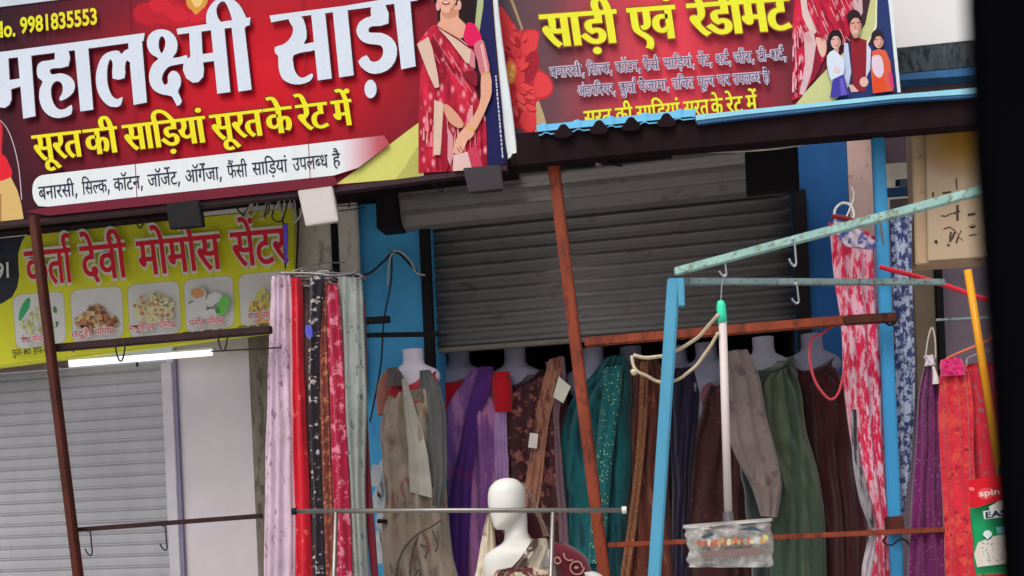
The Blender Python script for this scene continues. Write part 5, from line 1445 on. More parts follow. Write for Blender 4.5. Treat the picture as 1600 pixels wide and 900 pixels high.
bp = post('steel_post', (53, 338), (122, 900), -1.32, .050, M['brown'], 'brown painted steel post in front of the yellow sign and pale shutter')
op = post('steel_post', (864, 250), (944, 900), -1.5, .059, M['rust'], 'orange brown steel post under the blue sheet roof')
rb = post('steel_post', (1371, 205), (1401, 900), -1.42, .060, M['post_blue'], 'blue painted post beside the pink tie dye cloth')
mk('clamp', bevel(prism([(1388, 808), (1412, 806), (1414, 832), (1390, 834)], -1.50, .15), .006), M['brown'], rb)
mk('clamp_wire', wire([(1386, 838, -1.52), (1380, 846, -1.52), (1392, 852, -1.52), (1408, 842, -1.52), (1420, 850, -1.5), (1424, 870, -1.5)], -1.5, .005), M['wire_black'], rb, True)
mk('tie', wire([(1378, 498, -1.50), (1392, 490, -1.51), (1402, 500, -1.5), (1390, 508, -1.52), (1380, 500, -1.5)], -1.5, .006), M['wire_black'], rb, True)
fb = post('display_stand', (1053, 436), (1023, 900), -2.4, .053, M['sky_blue'], 'sky blue front post carrying two pale rails with hooks', 'display stand')
mk('bracket', bevel(prism([(1058, 434), (1069, 434), (1070, 478), (1060, 478)], -2.45, .03), .003), M['sky_blue'], fb)
mk('upper_rail', bar(P(1054, 425, -2.4), P(1560, 291, -2.75), .034), M['teal_rail'], fb)
mk('lower_rail', bar(P(1060, 440, -2.38), P(1476, 441, -1.62), .029), M['grey_rail'], fb)
mk('rail_strut', bar(P(1375, 348, -2.6), P(1380, 382, -1.6), .02), M['teal_rail'], fb)


def rail(name, p0, p1, Y, w, mat, label, Yb=None, cat='rail'):
    return tag(mk(name, bar(P(*p0, Y), P(*p1, Yb if Yb is not None else Y), w), mat), label, cat)


rail('cross_bar', (914, 535), (1318, 501), -1.56, .048, M['rust'], 'orange brown bar running right from the orange post above the mannequins', -1.54)
rail('cross_bar', (1318.5, 501), (1400, 496), -1.545, .047, M['brown'], 'short dark brown bar crossing the pink tie dye cloth', -1.53)
rail('cross_bar', (950, 852), (1525, 825), -1.56, .026, M['rust'], 'thin low rusty bar between the orange post and the right hand clothes')
rail('cross_bar', (72, 545), (424, 515), -1.25, .046, M['dark_bar'], 'dark brown bar crossing the lower edge of the yellow sign')
rail('cross_bar', (118, 828), (410, 806), -1.25, .028, M['dark_bar'], 'thin dark bar crossing the pale slatted shutter')
rail('cross_bar', (548, 503), (609, 499), -.62, .042, M['black'], 'short black bar end sticking out beside the hanging scarves')
rail('cross_bar', (556, 524), (686, 522), -.3, .030, M['black'], 'thin black bar crossing the blue pier')
rail('cross_bar', (1462, 500), (1562, 495), -1.40, .012, M['grey_rail'], 'thin grey clothes rail above the purple dress at the right')
rail('thin_rod', (330, 549), (440, 543), -1.2, .008, M['dark_bar'], 'thin wire rod under the dark bar beside the scarves')

hookm = worn('galvanised_wire', (.45, .46, .48, 1), .35, .8, .1)
hookd = worn('dark_wire', (.03, .025, .025, 1), .5, .3, .1)
PXM = 240.0


def jhook(px, py, h, Y, mat, label, flip=1, group='wire hooks on the rails'):
    """wire hook hanging from a rail: straight shank, then an upturned end"""
    pts = [(px - 3 * flip, py - 3), (px, py - 6), (px + 1.5 * flip, py), (px + 3 * flip, py + h * .5), (px + 4 * flip, py + h * .88), (px + 1 * flip, py + h), (px - 4 * flip, py + h * .86), (px - 7 * flip, py + h * .7)]
    o = mk('wire_hook', wire(pts, Y, .0045), mat, None, True)
    return tag(o, label, 'hook', group)


jhook(140, 834, 34, -1.29, hookd, 'dark wire hook on the thin bar nearest the brown post')
jhook(257, 826, 34, -1.29, hookd, 'dark wire hook on the thin bar nearer the plain pale panel')
jhook(1131, 405, 27, -2.46, hookm, 'pale wire hook above the white mop pole')
jhook(1240, 378, 38, -2.56, hookm, 'pale wire hook on the upper slanting rail in front of the dark blue wall')
jhook(1244, 448, 26, -2.1, hookm, 'pale wire hook on the lower straight rail in front of the dark blue wall')
for (x, y, lab) in ((180, 536, 'bent dark wire loop on the dark bar below the second dish picture'), (340, 520, 'bent dark wire loop on the dark bar below the fourth dish picture')):
    tag(mk('wire_loop', wire([(x, y), (x + 2, y + 15), (x + 7, y + 28), (x + 12, y + 24), (x + 15, y + 8), (x + 14, y - 2)], -1.29, .005), hookd, None, True), lab, 'hook', 'wire hooks on the rails')
tag(mk('wire_loop', wire([(210, 342), (216, 353), (220, 356), (226, 346)], -1.05, .005), hookd, None, True), 'small dark wire loop under the edge of the big sign', 'hook', 'wire hooks on the rails')

# ================================================================ mannequins behind the raised shutter
def loft(rows, Y, n=24):
    """rows: (py, centre px, half width px, half depth m[, depth offset])"""
    rr = spline([tuple(r_) + ((0,) if len(r_) < 5 else ()) for r_ in rows], 4)
    out = []
    for py, cx, hw, dp, off in rr:
        c = P(cx, py, Y)
        w = (P(cx + hw, py, Y) - c).length
        ring = []
        for k in range(n):
            a = 2 * math.pi * k / n
            ring.append(c + Vector((w * math.copysign(abs(math.cos(a)) ** .9, math.cos(a)), off - dp * math.sin(a), 0)))
        out.append(ring)
    return rings(out)


def torso(cx, y0, s=1.0, lean=0):
    R_ = [(0, 0, 17, .052), (6, 0, 17, .055), (18, 1, 17, .058), (26, 1, 20, .062), (32, 1, 31, .070), (38, 1, 41, .078), (50, 1, 46, .09), (62, 0, 40, .10), (82, 0, 28, .09), (110, 0, 22, .08), (140, 0, 16, .06), (150, 0, 8, .03)]
    return [(y0 + a * s, cx + b + lean * a, c * s, d * s) for a, b, c, d in R_]


IN = .70           # how dim the row behind the shutter stands; base colours are read back through it


def FB(nm, r, g, b, *a, k=IN, alt=None, third=None, **kw):
    return fabric(nm, C(r, g, b, k), C(*alt, k) if alt else None, third=C(*third, k) if third else None, **kw)


def mannequin(cx, y0, Y, label, s=1.0, white=None, stand=True):
    t = thing('mannequin', down(cx, 700, Y, GZ), label, 'mannequin', 'saree mannequins in a row under the shutter')
    mk('torso', loft(torso(cx, y0, s), Y), white or M['mann_grey'], t, True)
    foot = P(cx, 960, Y)
    mk('stand', tube([Vector((foot.x, Y, P(cx, y0 + 145 * s, Y).z)), Vector((foot.x, Y, GZ + .02))], .02), M['chrome'], t)
    mk('stand_base', tube([Vector((foot.x, Y, GZ + .02)), Vector((foot.x, Y, GZ + .003))], .16, 20), M['chrome'], t)
    return t


def sleeve(px0, py0, px1, py1, w, Y, mat, parent, name='blouse_sleeve'):
    n = 5
    rows = []
    for i in range(n + 1):
        u = i / n
        rows.append((py0 + (py1 - py0) * u, px0 + (px1 - px0) * u, w * (.62 + .5 * math.sin(math.pi * (.2 + .6 * u))), .045 + .02 * math.sin(math.pi * u)))
    return mk(name, loft(rows, Y, 16), mat, parent, True)


YM = .30
# grey and beige, standing outside against the blue pier
m = mannequin(645, 546, -.40, 'headless mannequin in a beige and grey saree standing against the blue pier', .92, worn('pale_plastic', C(188, 180, 194, .72), .5, 0, .06))
mk('blouse', cloth([(606, 584, 684, 580), (604, 620, 686, 616), (606, 670, 686, 668)], -.41, .22, 1, .002, 2, 40, dip=.16), FB('red_blouse', 140, 30, 44, k=.5), m, True)
mk('blouse_sleeve', loft([(578, 612, 9, .05), (595, 607, 14, .07), (620, 603, 14, .07), (648, 602, 12, .06)], -.42), FB('brown_red_sleeve', 120, 74, 66, k=.55), m, True)
mk('saree', cloth([(608, 622, 688, 604), (596, 652, 694, 645), (596, 690, 697, 700), (602, 740, 698, 745), (604, 790, 702, 800), (600, 860, 712, 880), (598, 935, 722, 935)], -.42, .26, 5, .026, 3, wander=1.3), FB('beige_saree', 132, 120, 106, k=.68, alt=(98, 90, 82), kind='noise', scale=9, thr=.6, stretch=(1, 1, .35), third=(122, 84, 76)), m, True)
mk('pallu', cloth([(656, 580, 672, 578), (656, 612, 686, 604), (662, 640, 697, 640), (668, 690, 698, 700), (672, 735, 698, 745), (676, 790, 690, 792)], -.52, .05, 3, .014, 5), FB('grey_saree_end', 78, 78, 78, k=.7), m, True)
mk('pallu', cloth([(628, 592, 634, 590), (631, 625, 645, 624), (636, 680, 662, 680), (638, 730, 672, 734), (640, 768, 676, 778)], -.57, .03, 2, .01, 6), FB('pale_grey_saree_end', 150, 147, 138, k=.72), m, True)
mk('neck_fold', cloth([(604, 576, 622, 574), (606, 590, 630, 588), (600, 604, 634, 602)], -.53, .06, 2, .006, 7), FB('dark_grey_fold', 66, 58, 58, k=.55), m, True)
for i, pp_ in enumerate(([(615, 930), (625, 870), (648, 838), (672, 824), (690, 812)], [(640, 900), (645, 860), (655, 836)], [(650, 850), (668, 856), (664, 872)], [(676, 830), (684, 850), (680, 862)], [(646, 905), (655, 890), (658, 915)])):
    mk('printed_branch', wire(pp_, -.565, [.006, .005] and .0055), FB('dark_print', 62, 58, 56, k=.6), m, True)

# purple
m = mannequin(716, 545, YM, 'mannequin in a purple and lavender saree with a red blouse')
rbl = FB('scarlet_blouse', 176, 16, 30)
mk('blouse', cloth([(674, 584, 762, 578), (672, 615, 764, 612), (676, 665, 760, 665)], YM - .01, .22, 1, .002, 12, 40, dip=.13), rbl, m, True)
sleeve(783, 582, 787, 644, 14, YM - .17, rbl, m)
mk('saree', cloth([(740, 578, 766, 578), (722, 600, 774, 598), (703, 622, 782, 616), (694, 650, 794, 645), (692, 725, 798, 725), (688, 790, 800, 790), (690, 850, 800, 850), (690, 935, 804, 935)], YM - .06, .22, 5, .026, 13, wander=1.3), FB('lavender_saree', 132, 84, 146, alt=(172, 116, 164), kind='noise', scale=5, thr=.52, stretch=(2.5, 1, .5)), m, True)
mk('pallu', cloth([(750, 573, 772, 573), (738, 610, 766, 610), (728, 650, 752, 650), (716, 705, 744, 705), (704, 765, 738, 765), (702, 830, 734, 830), (700, 935, 730, 935)], YM - .19, .05, 3, .014, 14), FB('violet_saree_end', 76, 38, 112, alt=(104, 40, 104), kind='noise', scale=4, thr=.6), m, True)
mk('pleats', cloth([(774, 618, 792, 616), (772, 690, 793, 690), (773, 740, 795, 740), (770, 800, 798, 800)], YM - .17, .04, 4, .012, 15), FB('lilac_pleats', 164, 130, 176), m, True)

# maroon with tan border
m = mannequin(804, 545, YM, 'mannequin in a dark maroon flowered saree with a tan border')
mk('saree', cloth([(842, 592, 872, 584), (800, 616, 880, 600), (790, 632, 884, 628), (788, 680, 890, 680), (790, 760, 894, 760), (792, 850, 896, 850), (792, 935, 900, 935)], YM - .06, .22, 5, .026, 23, wander=1.3), FB('maroon_saree', 62, 30, 36, alt=(138, 84, 80), kind='noise', scale=16, thr=.56), m, True)
mk('blouse', cloth([(762, 584, 850, 576), (760, 615, 852, 612), (764, 665, 850, 665)], YM - .005, .22, 1, .002, 22, 40, dip=.15), FB('plum_blouse', 58, 28, 38), m, True)
mk('pallu', cloth([(858, 562, 880, 556), (848, 600, 872, 604), (838, 645, 860, 650), (831, 692, 853, 695), (822, 745, 848, 748), (812, 810, 838, 812), (808, 870, 834, 872)], YM - .2, .04, 3, .012, 24), FB('tan_border', 150, 104, 84, alt=(104, 62, 54), kind='noise', scale=14, thr=.55, stretch=(1, 1, .3)), m, True)
mk('pallu', cloth([(852, 566, 882, 558), (862, 600, 884, 598), (864, 650, 874, 650), (866, 730, 880, 730), (872, 800, 886, 800), (874, 860, 890, 860)], YM - .18, .03, 2, .01, 25), FB('mauve_border', 110, 84, 92), m, True)
mk('price_tag', bevel(prism([(828, 676), (841, 678), (839, 701), (825, 699)], YM - .26, .004), .001), worn('silver_tag', C(176, 164, 160, .5), .3, .2, .1), m)
mk('paper_tag', bevel(prism([(873, 588), (892, 604), (880, 630), (864, 620)], YM - .24, .004), .001), worn('cream_paper', C(176, 172, 160, .5), .7, 0, .05), m)

# teal
m = mannequin(926, 544, YM, 'mannequin in a teal saree with gold speckles behind the orange post')
mk('saree', cloth([(948, 560, 978, 558), (924, 588, 984, 576), (904, 612, 986, 610), (882, 650, 986, 650), (872, 720, 986, 720), (870, 800, 984, 800), (870, 870, 978, 870), (868, 935, 976, 935)], YM - .06, .24, 5, .026, 33, wander=1.3), FB('teal_saree', 18, 84, 90, alt=(12, 56, 64), kind='noise', scale=6, thr=.55, stretch=(2, 1, .3)), m, True)
mk('pallu', cloth([(942, 576, 974, 570), (940, 620, 970, 620), (936, 660, 964, 660), (930, 725, 956, 725), (924, 800, 950, 800), (918, 880, 944, 880)], YM - .2, .04, 2, .012, 34), FB('teal_gold_border', 22, 92, 96, alt=(170, 196, 140), kind='dots', scale=48, thr=.24), m, True)

# rust
m = mannequin(985, 542, YM + .1, 'mannequin in a rust brown saree half hidden by the sky blue post')
mk('saree', cloth([(992, 562, 1028, 560), (986, 600, 1040, 600), (983, 680, 1046, 680), (980, 760, 1046, 760), (974, 830, 1052, 830), (966, 935, 1072, 935)], YM, .2, 5, .026, 43, wander=1.3), FB('rust_saree', 92, 46, 36, alt=(132, 84, 56), kind='noise', scale=11, thr=.6, stretch=(2, 1, .4)), m, True)
mk('pallu', cloth([(1000, 566, 1014, 564), (998, 640, 1012, 640), (994, 700, 1008, 700), (986, 780, 1000, 780), (976, 850, 992, 850), (968, 910, 984, 912)], YM - .12, .03, 2, .009, 44), FB('gold_brown_border', 124, 80, 56, alt=(170, 126, 84), kind='dots', scale=60, thr=.3), m, True)
# navy
m = mannequin(1056, 541, YM + .1, 'mannequin in a nearly black navy saree right of the sky blue post')
mk('saree', cloth([(1052, 578, 1086, 575), (1046, 620, 1098, 620), (1048, 700, 1094, 700), (1050, 780, 1088, 780), (1050, 870, 1084, 870), (1050, 935, 1084, 935)], YM, .2, 4, .026, 53, wander=1.3), FB('navy_saree', 36, 30, 54), m, True)
# dark brown
m = mannequin(1103, 536, YM + .02, 'mannequin in a dark brown saree with a greyish end behind the white mop pole')
sleeve(1108, 586, 1106, 638, 15, YM - .02, FB('rose_sleeve', 124, 72, 84), m)
mk('saree', cloth([(1104, 606, 1168, 600), (1092, 650, 1188, 650), (1083, 720, 1198, 720), (1074, 800, 1210, 800), (1066, 935, 1222, 935)], YM - .04, .22, 6, .026, 63, wander=1.3), FB('dark_brown_saree', 66, 36, 36, alt=(120, 72, 62), kind='dots', scale=16, thr=.14), m, True)
mk('pallu', cloth([(1126, 550, 1168, 546), (1128, 595, 1186, 590), (1136, 655, 1199, 652), (1150, 715, 1212, 712), (1174, 760, 1222, 764), (1188, 806, 1214, 808)], -.74, .05, 3, .014, 64), FB('grey_mauve_end', 112, 100, 96, k=.82, alt=(86, 72, 74), kind='noise', scale=8, thr=.6), m, True)
# green
YG = -.48
m = mannequin(1192, 527, YG, 'mannequin in a dark green saree under the orange bar', 1.0, worn('shaded_plastic', C(132, 130, 140, .9), .5, 0, .08))
mk('saree', cloth([(1196, 590, 1238, 574), (1176, 610, 1250, 604), (1176, 680, 1264, 680), (1184, 740, 1278, 740), (1192, 800, 1287, 800), (1196, 935, 1296, 935)], YG - .06, .24, 5, .026, 73, wander=1.3), FB('green_saree', 66, 76, 58, k=.66, alt=(48, 62, 50), kind='noise', scale=5, thr=.5, stretch=(2, 1, .3)), m, True)
mk('saree', cloth([(1152, 640, 1230, 640), (1156, 720, 1240, 720), (1166, 800, 1250, 800), (1176, 935, 1262, 935)], YG - .02, .2, 4, .026, 75, wander=1.3), FB('dark_green_saree', 36, 46, 44, k=.85), m, True)
mk('blouse', cloth([(1148, 562, 1240, 556), (1146, 600, 1246, 600), (1152, 680, 1242, 680)], YG, .23, 1, .002, 72, 40, dip=.12), FB('grey_green_blouse', 50, 62, 58, k=.85), m, True)
# dark maroon
YR = -.36
m = mannequin(1268, 522, YR, 'mannequin in a plain dark maroon saree left of the pink tie dye cloth', 1.0, worn('violet_grey_plastic', C(120, 118, 140, .9), .5, 0, .08))
mk('blouse', cloth([(1226, 566, 1306, 556), (1228, 600, 1310, 600), (1250, 655, 1310, 655)], YR, .23, 1, .002, 82, 40, dip=.10), FB('maroon_velvet', 58, 22, 28, k=.85), m, True)
mk('saree', cloth([(1234, 622, 1306, 615), (1236, 660, 1312, 660), (1238, 720, 1320, 720), (1244, 800, 1330, 800), (1250, 935, 1340, 935)], YR - .02, .2, 4, .026, 84, wander=1.3), FB('maroon_underfold', 50, 18, 24, k=.85), m, True)
mk('saree', cloth([(1262, 590, 1318, 585), (1258, 620, 1332, 620), (1268, 720, 1346, 720), (1280, 800, 1354, 800), (1286, 935, 1362, 935)], YR - .06, .22, 4, .026, 83, wander=1.3), FB('dark_maroon_saree', 62, 20, 26, k=.9), m, True)

# ================================================================ scarves bunched on a hanger in front of the pillar
FK = .9


def FF(nm, r, g, b, k=FK, alt=None, third=None, **kw):
    return fabric(nm, C(r, g, b, k), C(*alt, k) if alt else None, third=C(*third, k) if third else None, **kw)


hg = thing('scarf_hanger', P(495, 432, -1.1), 'grey wire scarf hanger tied to the pillar above the scarves', 'hanger')
gw_ = worn('grey_wire', C(112, 110, 116, .95), .5, .3)
rnd = random.Random(33)
for i in range(9):
    xs = sorted(rnd.uniform(422, 572) for _ in range(5))
    yb = 428 + i * 1.6
    mk('arm', wire([(x, yb + rnd.uniform(-8, 9), -1.08 + rnd.uniform(-.04, .06)) for x in xs], -1.06, .0035 + .002 * (i % 3)), gw_ if i % 3 else M['wire_white'], hg, True)
mk('arm', wire([(424, 438), (440, 430), (480, 427), (530, 427), (560, 429), (572, 438)], -1.07, .006), gw_, hg, True)
mk('strap', wire([(458, 424, -1.08), (500, 412, -.6), (538, 410, -.1)], -.6, .005), M['wire_white'], hg, True)
mk('strap', wire([(470, 424, -1.08), (505, 420, -.6), (532, 430, -.1)], -.6, .004), M['wire_white'], hg, True)
scarves = [
    ('white_pink', [(426, 432, 455, 430), (424, 450, 457, 450), (421, 540, 459, 540), (418, 640, 461, 640), (415, 760, 462, 760), (412, 935, 464, 935)], -1.1, .07, 4, .016,
     FF('pink_white_scarf', 196, 174, 190, alt=(146, 112, 138), kind='noise', scale=24, thr=.61, stretch=(1.8, 1, .6)), 'white and pale pink scarf with small purple prints, leftmost of the bunch'),
    ('red', [(455, 436, 470, 434), (455, 460, 473, 460), (457, 560, 475, 560), (458, 640, 478, 640), (461, 760, 484, 760), (464, 935, 490, 935)], -1.13, .06, 2, .012,
     FF('red_scarf', 190, 16, 40, alt=(220, 92, 84), kind='noise', scale=24, thr=.62, stretch=(1, 1, .6)), 'bright red scarf with orange flecks'),
    ('taupe', [(470, 440, 484, 438), (472, 500, 484, 500), (474, 640, 486, 640), (478, 800, 494, 800), (482, 935, 498, 935)], -1.07, .05, 1, .008,
     FF('taupe_scarf', 140, 108, 104, alt=(92, 66, 64), kind='noise', scale=16, thr=.55, stretch=(1, 1, .3)), 'thin taupe scarf between the red and the black one'),
    ('black', [(484, 432, 506, 432), (483, 460, 507, 460), (483, 540, 500, 540), (484, 640, 498, 640), (487, 760, 504, 760), (491, 935, 512, 935)], -1.15, .06, 2, .01,
     FF('black_scarf', 34, 28, 38, alt=(186, 178, 176), kind='noise', scale=22, thr=.6, stretch=(.7, 1, 1.4)), 'black scarf with a column of white marks'),
    ('rust', [(503, 440, 514, 440), (498, 500, 513, 500), (497, 560, 514, 560), (498, 640, 516, 640), (502, 760, 521, 760), (508, 935, 524, 935)], -1.12, .06, 2, .01,
     FF('rust_scarf', 120, 56, 48, alt=(176, 120, 84), kind='noise', scale=34, thr=.56, third=(70, 34, 36)), 'rust brown scarf with fine tan prints'),
    ('crimson', [(512, 446, 528, 444), (511, 480, 532, 480), (514, 560, 537, 560), (517, 640, 541, 640), (521, 760, 546, 760), (528, 935, 552, 935)], -1.14, .06, 2, .012,
     FF('crimson_scarf', 160, 20, 56, alt=(206, 120, 140), kind='noise', scale=18, thr=.56), 'crimson scarf with blurred pink patches'),
    ('grey_green', [(530, 432, 566, 436), (530, 470, 568, 470), (532, 560, 571, 560), (534, 640, 573, 640), (543, 760, 571, 760), (552, 935, 579, 935)], -1.1, .08, 3, .014,
     FF('grey_green_scarf', 138, 144, 140, alt=(82, 92, 92), kind='noise', scale=26, thr=.62, stretch=(1.6, 1, .6)), 'grey green scarf with dark leaf prints'),
    ('maroon', [(565, 470, 570, 470), (566, 560, 573, 560), (566, 640, 574, 640), (568, 760, 581, 760), (576, 850, 588, 850), (582, 935, 594, 935)], -1.06, .04, 1, .008,
     FF('maroon_scarf', 104, 24, 40), 'narrow plain maroon scarf, rightmost of the bunch'),
]
for i, (nm, rows, Y, dp, pl_, am, mt, lab) in enumerate(scarves):
    tag(mk('scarf', cloth(rows, Y, dp, pl_, am, 100 + i), mt, None, True), lab, 'scarf', 'scarves bunched in front of the pillar')
tag(mk('ribbon', cloth([(442, 350, 449, 349), (443, 372, 450, 371), (445, 395, 449, 394), (445, 410, 448, 410)], -.9, .015, 1, .004, 120), FF('violet_ribbon', 96, 70, 200), None, True), 'small violet plastic ribbon hanging over the end of the yellow sign', 'ribbon')
tag(mk('ribbon', cloth([(478, 508, 487, 508), (477, 518, 489, 519), (480, 528, 488, 527)], -1.2, .015, 1, .003, 121), FF('blue_foil', 80, 84, 190, rough=.3), None, True), 'tiny shiny blue tag on the black scarf', 'tag')

# ================================================================ clothes on the right
tag(mk('tie_dye_cloth', cloth([(1294, 348, 1370, 372), (1298, 380, 1376, 384), (1303, 450, 1378, 450), (1313, 520, 1380, 520), (1317, 600, 1383, 600), (1327, 680, 1386, 680), (1344, 755, 1389, 755), (1362, 812, 1391, 812), (1358, 860, 1394, 860), (1353, 935, 1398, 935)], -1.34, .10, 4, .02, 201),
       FF('pink_tie_dye', 206, 28, 76, alt=(218, 172, 188), kind='noise', scale=26, thr=.5, stretch=(1.5, 1, .4), k=.95, third=(206, 84, 122)), None, True),
    'long pink and white tie dye cloth hanging left of the blue post', 'cloth')
hgr = thing('hanger', P(1318, 345, -1.46), 'white plastic hanger ring with a red bar above the pink tie dye cloth', 'hanger')
mk('ring', wire([(1306, 346), (1304, 330), (1314, 318), (1328, 320), (1334, 334), (1332, 348)], -1.44, .007), M['white_plastic'], hgr, True)
mk('ring', wire([(1322, 340), (1328, 326), (1334, 308), (1331, 292)], -1.44, .005), M['white_plastic'], hgr, True)
mk('hanger_bar', wire([(1299, 338), (1316, 340), (1338, 346)], -1.47, .012), FF('dark_red_plastic', 120, 26, 40), hgr, True)
tag(mk('cloth', cloth([(1300, 345, 1336, 350), (1304, 356, 1346, 362), (1310, 372, 1368, 378), (1322, 386, 1368, 390)], -1.53, .03, 3, .008, 202), FF('blue_white_cloth', 172, 160, 172, alt=(64, 70, 130), kind='noise', scale=16, thr=.52), None, True),
    'small blue and white cloth lying over the top of the tie dye cloth', 'cloth')
tag(mk('cloth', cloth([(1390, 330, 1426, 322), (1392, 400, 1424, 400), (1395, 500, 1427, 500), (1397, 600, 1431, 600), (1399, 700, 1425, 700), (1403, 770, 1418, 770), (1406, 800, 1412, 800)], -1.36, .07, 3, .014, 203),
       FF('navy_white_cloth', 44, 56, 104, alt=(158, 168, 190), kind='noise', scale=30, thr=.5, k=.85), None, True), 'navy and white printed cloth hanging right of the blue post', 'cloth')
tag(mk('sash', cloth([(1330, 640, 1338, 640), (1332, 715, 1343, 715), (1340, 770, 1356, 768), (1354, 812, 1366, 812), (1362, 825, 1370, 825)], -1.40, .03, 2, .01, 204), FF('grey_striped_sash', 150, 146, 152, alt=(52, 46, 54), kind='noise', scale=9, thr=.52, stretch=(3, 1, .3)), None, True),
    'grey and white striped sash trailing beside the tie dye cloth', 'sash')
tag(mk('sash', cloth([(1364, 826, 1374, 826), (1354, 850, 1368, 850), (1348, 880, 1364, 880), (1346, 900, 1360, 904)], -1.52, .03, 2, .01, 205), FF('pale_sash', 176, 166, 172), None, True), 'pale grey knotted sash end below the low rusty bar', 'sash')
pd = thing('dress', P(1450, 935, -1.5), 'dark purple dress with pale prints hanging right of the navy cloth', 'dress')
mk('body', cloth([(1444, 574, 1460, 573), (1437, 606, 1467, 606), (1431, 680, 1471, 680), (1425, 760, 1475, 760), (1420, 830, 1479, 830), (1416, 935, 1484, 935)], -1.5, .1, 4, .018, 206), FF('purple_dress', 98, 20, 82, alt=(126, 74, 124), kind='dots', scale=55, thr=.24, stretch=(1, 1, .7)), pd, True)
mk('neck_lace', cloth([(1442, 556, 1458, 554), (1446, 564, 1460, 562), (1444, 572, 1462, 570)], -1.56, .02, 2, .005, 207), FF('white_lace', 200, 190, 200), pd, True)
mk('tassel', loft([(572, 1458, 2, .008), (580, 1460, 3, .012), (592, 1462, 5, .018), (600, 1462, 5.5, .018)], -1.57, 10), FF('white_tassel', 210, 200, 204), pd, True)
mk('cord', wire([(1446, 560), (1450, 530), (1456, 512), (1461, 530), (1462, 562)], -1.52, .004), M['wire_white'], pd, True)
rd = thing('dress', P(1496, 935, -1.55), 'red and orange printed dress with a pink shoulder beside the purple dress', 'dress')
mk('body', cloth([(1472, 572, 1508, 568), (1466, 610, 1516, 610), (1468, 700, 1522, 700), (1472, 800, 1528, 800), (1476, 935, 1538, 935)], -1.55, .1, 4, .016, 208), FF('red_orange_dress', 200, 38, 58, alt=(208, 72, 62), kind='noise', scale=18, thr=.54, third=(140, 22, 48)), rd, True)
mk('shoulder', cloth([(1470, 562, 1500, 558), (1468, 574, 1507, 572), (1472, 588, 1509, 586)], -1.6, .05, 3, .01, 209), FF('pink_shoulder', 206, 40, 110), rd, True)
mk('hanger', wire([(1470, 566), (1490, 555), (1526, 540), (1546, 531), (1550, 527), (1544, 524)], -1.52, .006), FF('orange_plastic', 200, 104, 72), rd, True)
fd = thing('dress', P(1540, 935, -1.6), 'deep red dress with grey flowers at the edge of the dark window pillar', 'dress')
mk('body', cloth([(1508, 570, 1562, 566), (1508, 650, 1568, 650), (1512, 740, 1574, 740), (1516, 800, 1580, 800), (1520, 935, 1590, 935)], -1.46, .08, 3, .014, 210), FF('red_floral_dress', 188, 32, 52, alt=(130, 96, 112), kind='noise', scale=22, thr=.6), fd, True)
mk('hanger', wire([(1510, 572), (1512, 560), (1530, 552), (1548, 546)], -1.5, .005), FF('grey_plastic', 150, 140, 150), fd, True)
tag(mk('strap', wire([(1374, 417, -1.5), (1400, 424, -1.5), (1432, 432, -1.48), (1480, 447, -1.5), (1545, 470, -1.6)], -1.5, .012), FF('red_strap', 190, 28, 50), None, True), 'red strap stretched from the blue post towards the right', 'strap')
tag(mk('cord', wire([(1312, 498), (1300, 510), (1284, 521), (1268, 530), (1265, 560), (1273, 594), (1288, 617), (1300, 624), (1311, 612), (1319, 578), (1326, 536)], -1.5, .0065), FF('pink_cord', 186, 56, 66), None, True), 'thin red cord looped down from the orange bar', 'cord')
tag(mk('broom_handle', tube([P(1512, 422, -2.1), P(1537, 580, -2.12), P(1562, 742, -2.15)], .0155, 12), worn('orange_yellow_plastic', C(236, 158, 24, .95), .35, 0, .06), None, True), 'orange yellow broom handle hanging in front of the red dresses', 'broom')

# beige box with handwriting
bx = thing('meter_box', P(1485, 410, -1.33), 'beige painted box with dark handwriting and a yellow stain under the roof', 'box')
bxm = worn('beige_paint', C(178, 152, 124, .8), .6, 0, .1, 5, .15, 40, dirt=C(140, 112, 92, .8), dthr=.66)
mk('case', bevel(prism([(1423, 190), (1600, 176), (1604, 402), (1431, 414)], -1.35, .16), .006), bxm, bx)
cvm = sign_gradient('beige_stained_door', 0, 0, -1.39, [(0, C(164, 118, 28, 1.0)), (.35, C(170, 130, 58, 1.0)), (.8, C(176, 146, 114, 1.0)), (1, C(186, 164, 138, 1.0))], bx, radial=(1512, 214, .26, .22))
mk('door', bevel(prism([(1446, 197), (1590, 186), (1594, 398), (1450, 408)], -1.385, .03), .004), cvm, bx)
mk('top_rim', bevel(prism([(1423, 181), (1600, 167), (1600, 184), (1424, 191)], -1.352, .16), .004), worn('brown_rim', C(70, 40, 38, .9), .7, 0, .2), bx)
rnd = random.Random(9)
marks = []
for k, st in enumerate(([(1494, 278), (1495, 296)], [(1486, 300), (1472, 302)], [(1496, 320), (1496, 345)], [(1488, 333), (1478, 338), (1470, 337)], [(1489, 334), (1500, 330)], [(1512, 336), (1524, 334)],
                       [(1474, 358), (1484, 355), (1492, 360), (1496, 366)], [(1486, 362), (1484, 374)], [(1492, 362), (1488, 372), (1484, 378)], [(1502, 360), (1497, 370), (1505, 376)], [(1497, 370), (1494, 380)],
                       [(1460, 377), (1466, 381), (1463, 376)], [(1516, 350), (1524, 353), (1520, 357), (1513, 354)], [(1458, 300), (1458, 308)], [(1480, 383), (1484, 383)], [(1526, 366), (1514, 368)])):
    wd = 1.1 + .5 * (k % 3)
    up = [(x, y - wd) if abs(st[-1][0] - st[0][0]) > abs(st[-1][1] - st[0][1]) else (x - wd, y) for x, y in st]
    dn = [(x, y + wd) if abs(st[-1][0] - st[0][0]) > abs(st[-1][1] - st[0][1]) else (x + wd, y) for x, y in st]
    marks.append(flat_poly([up + dn[::-1]], -1.385, 5 + .1 * k))
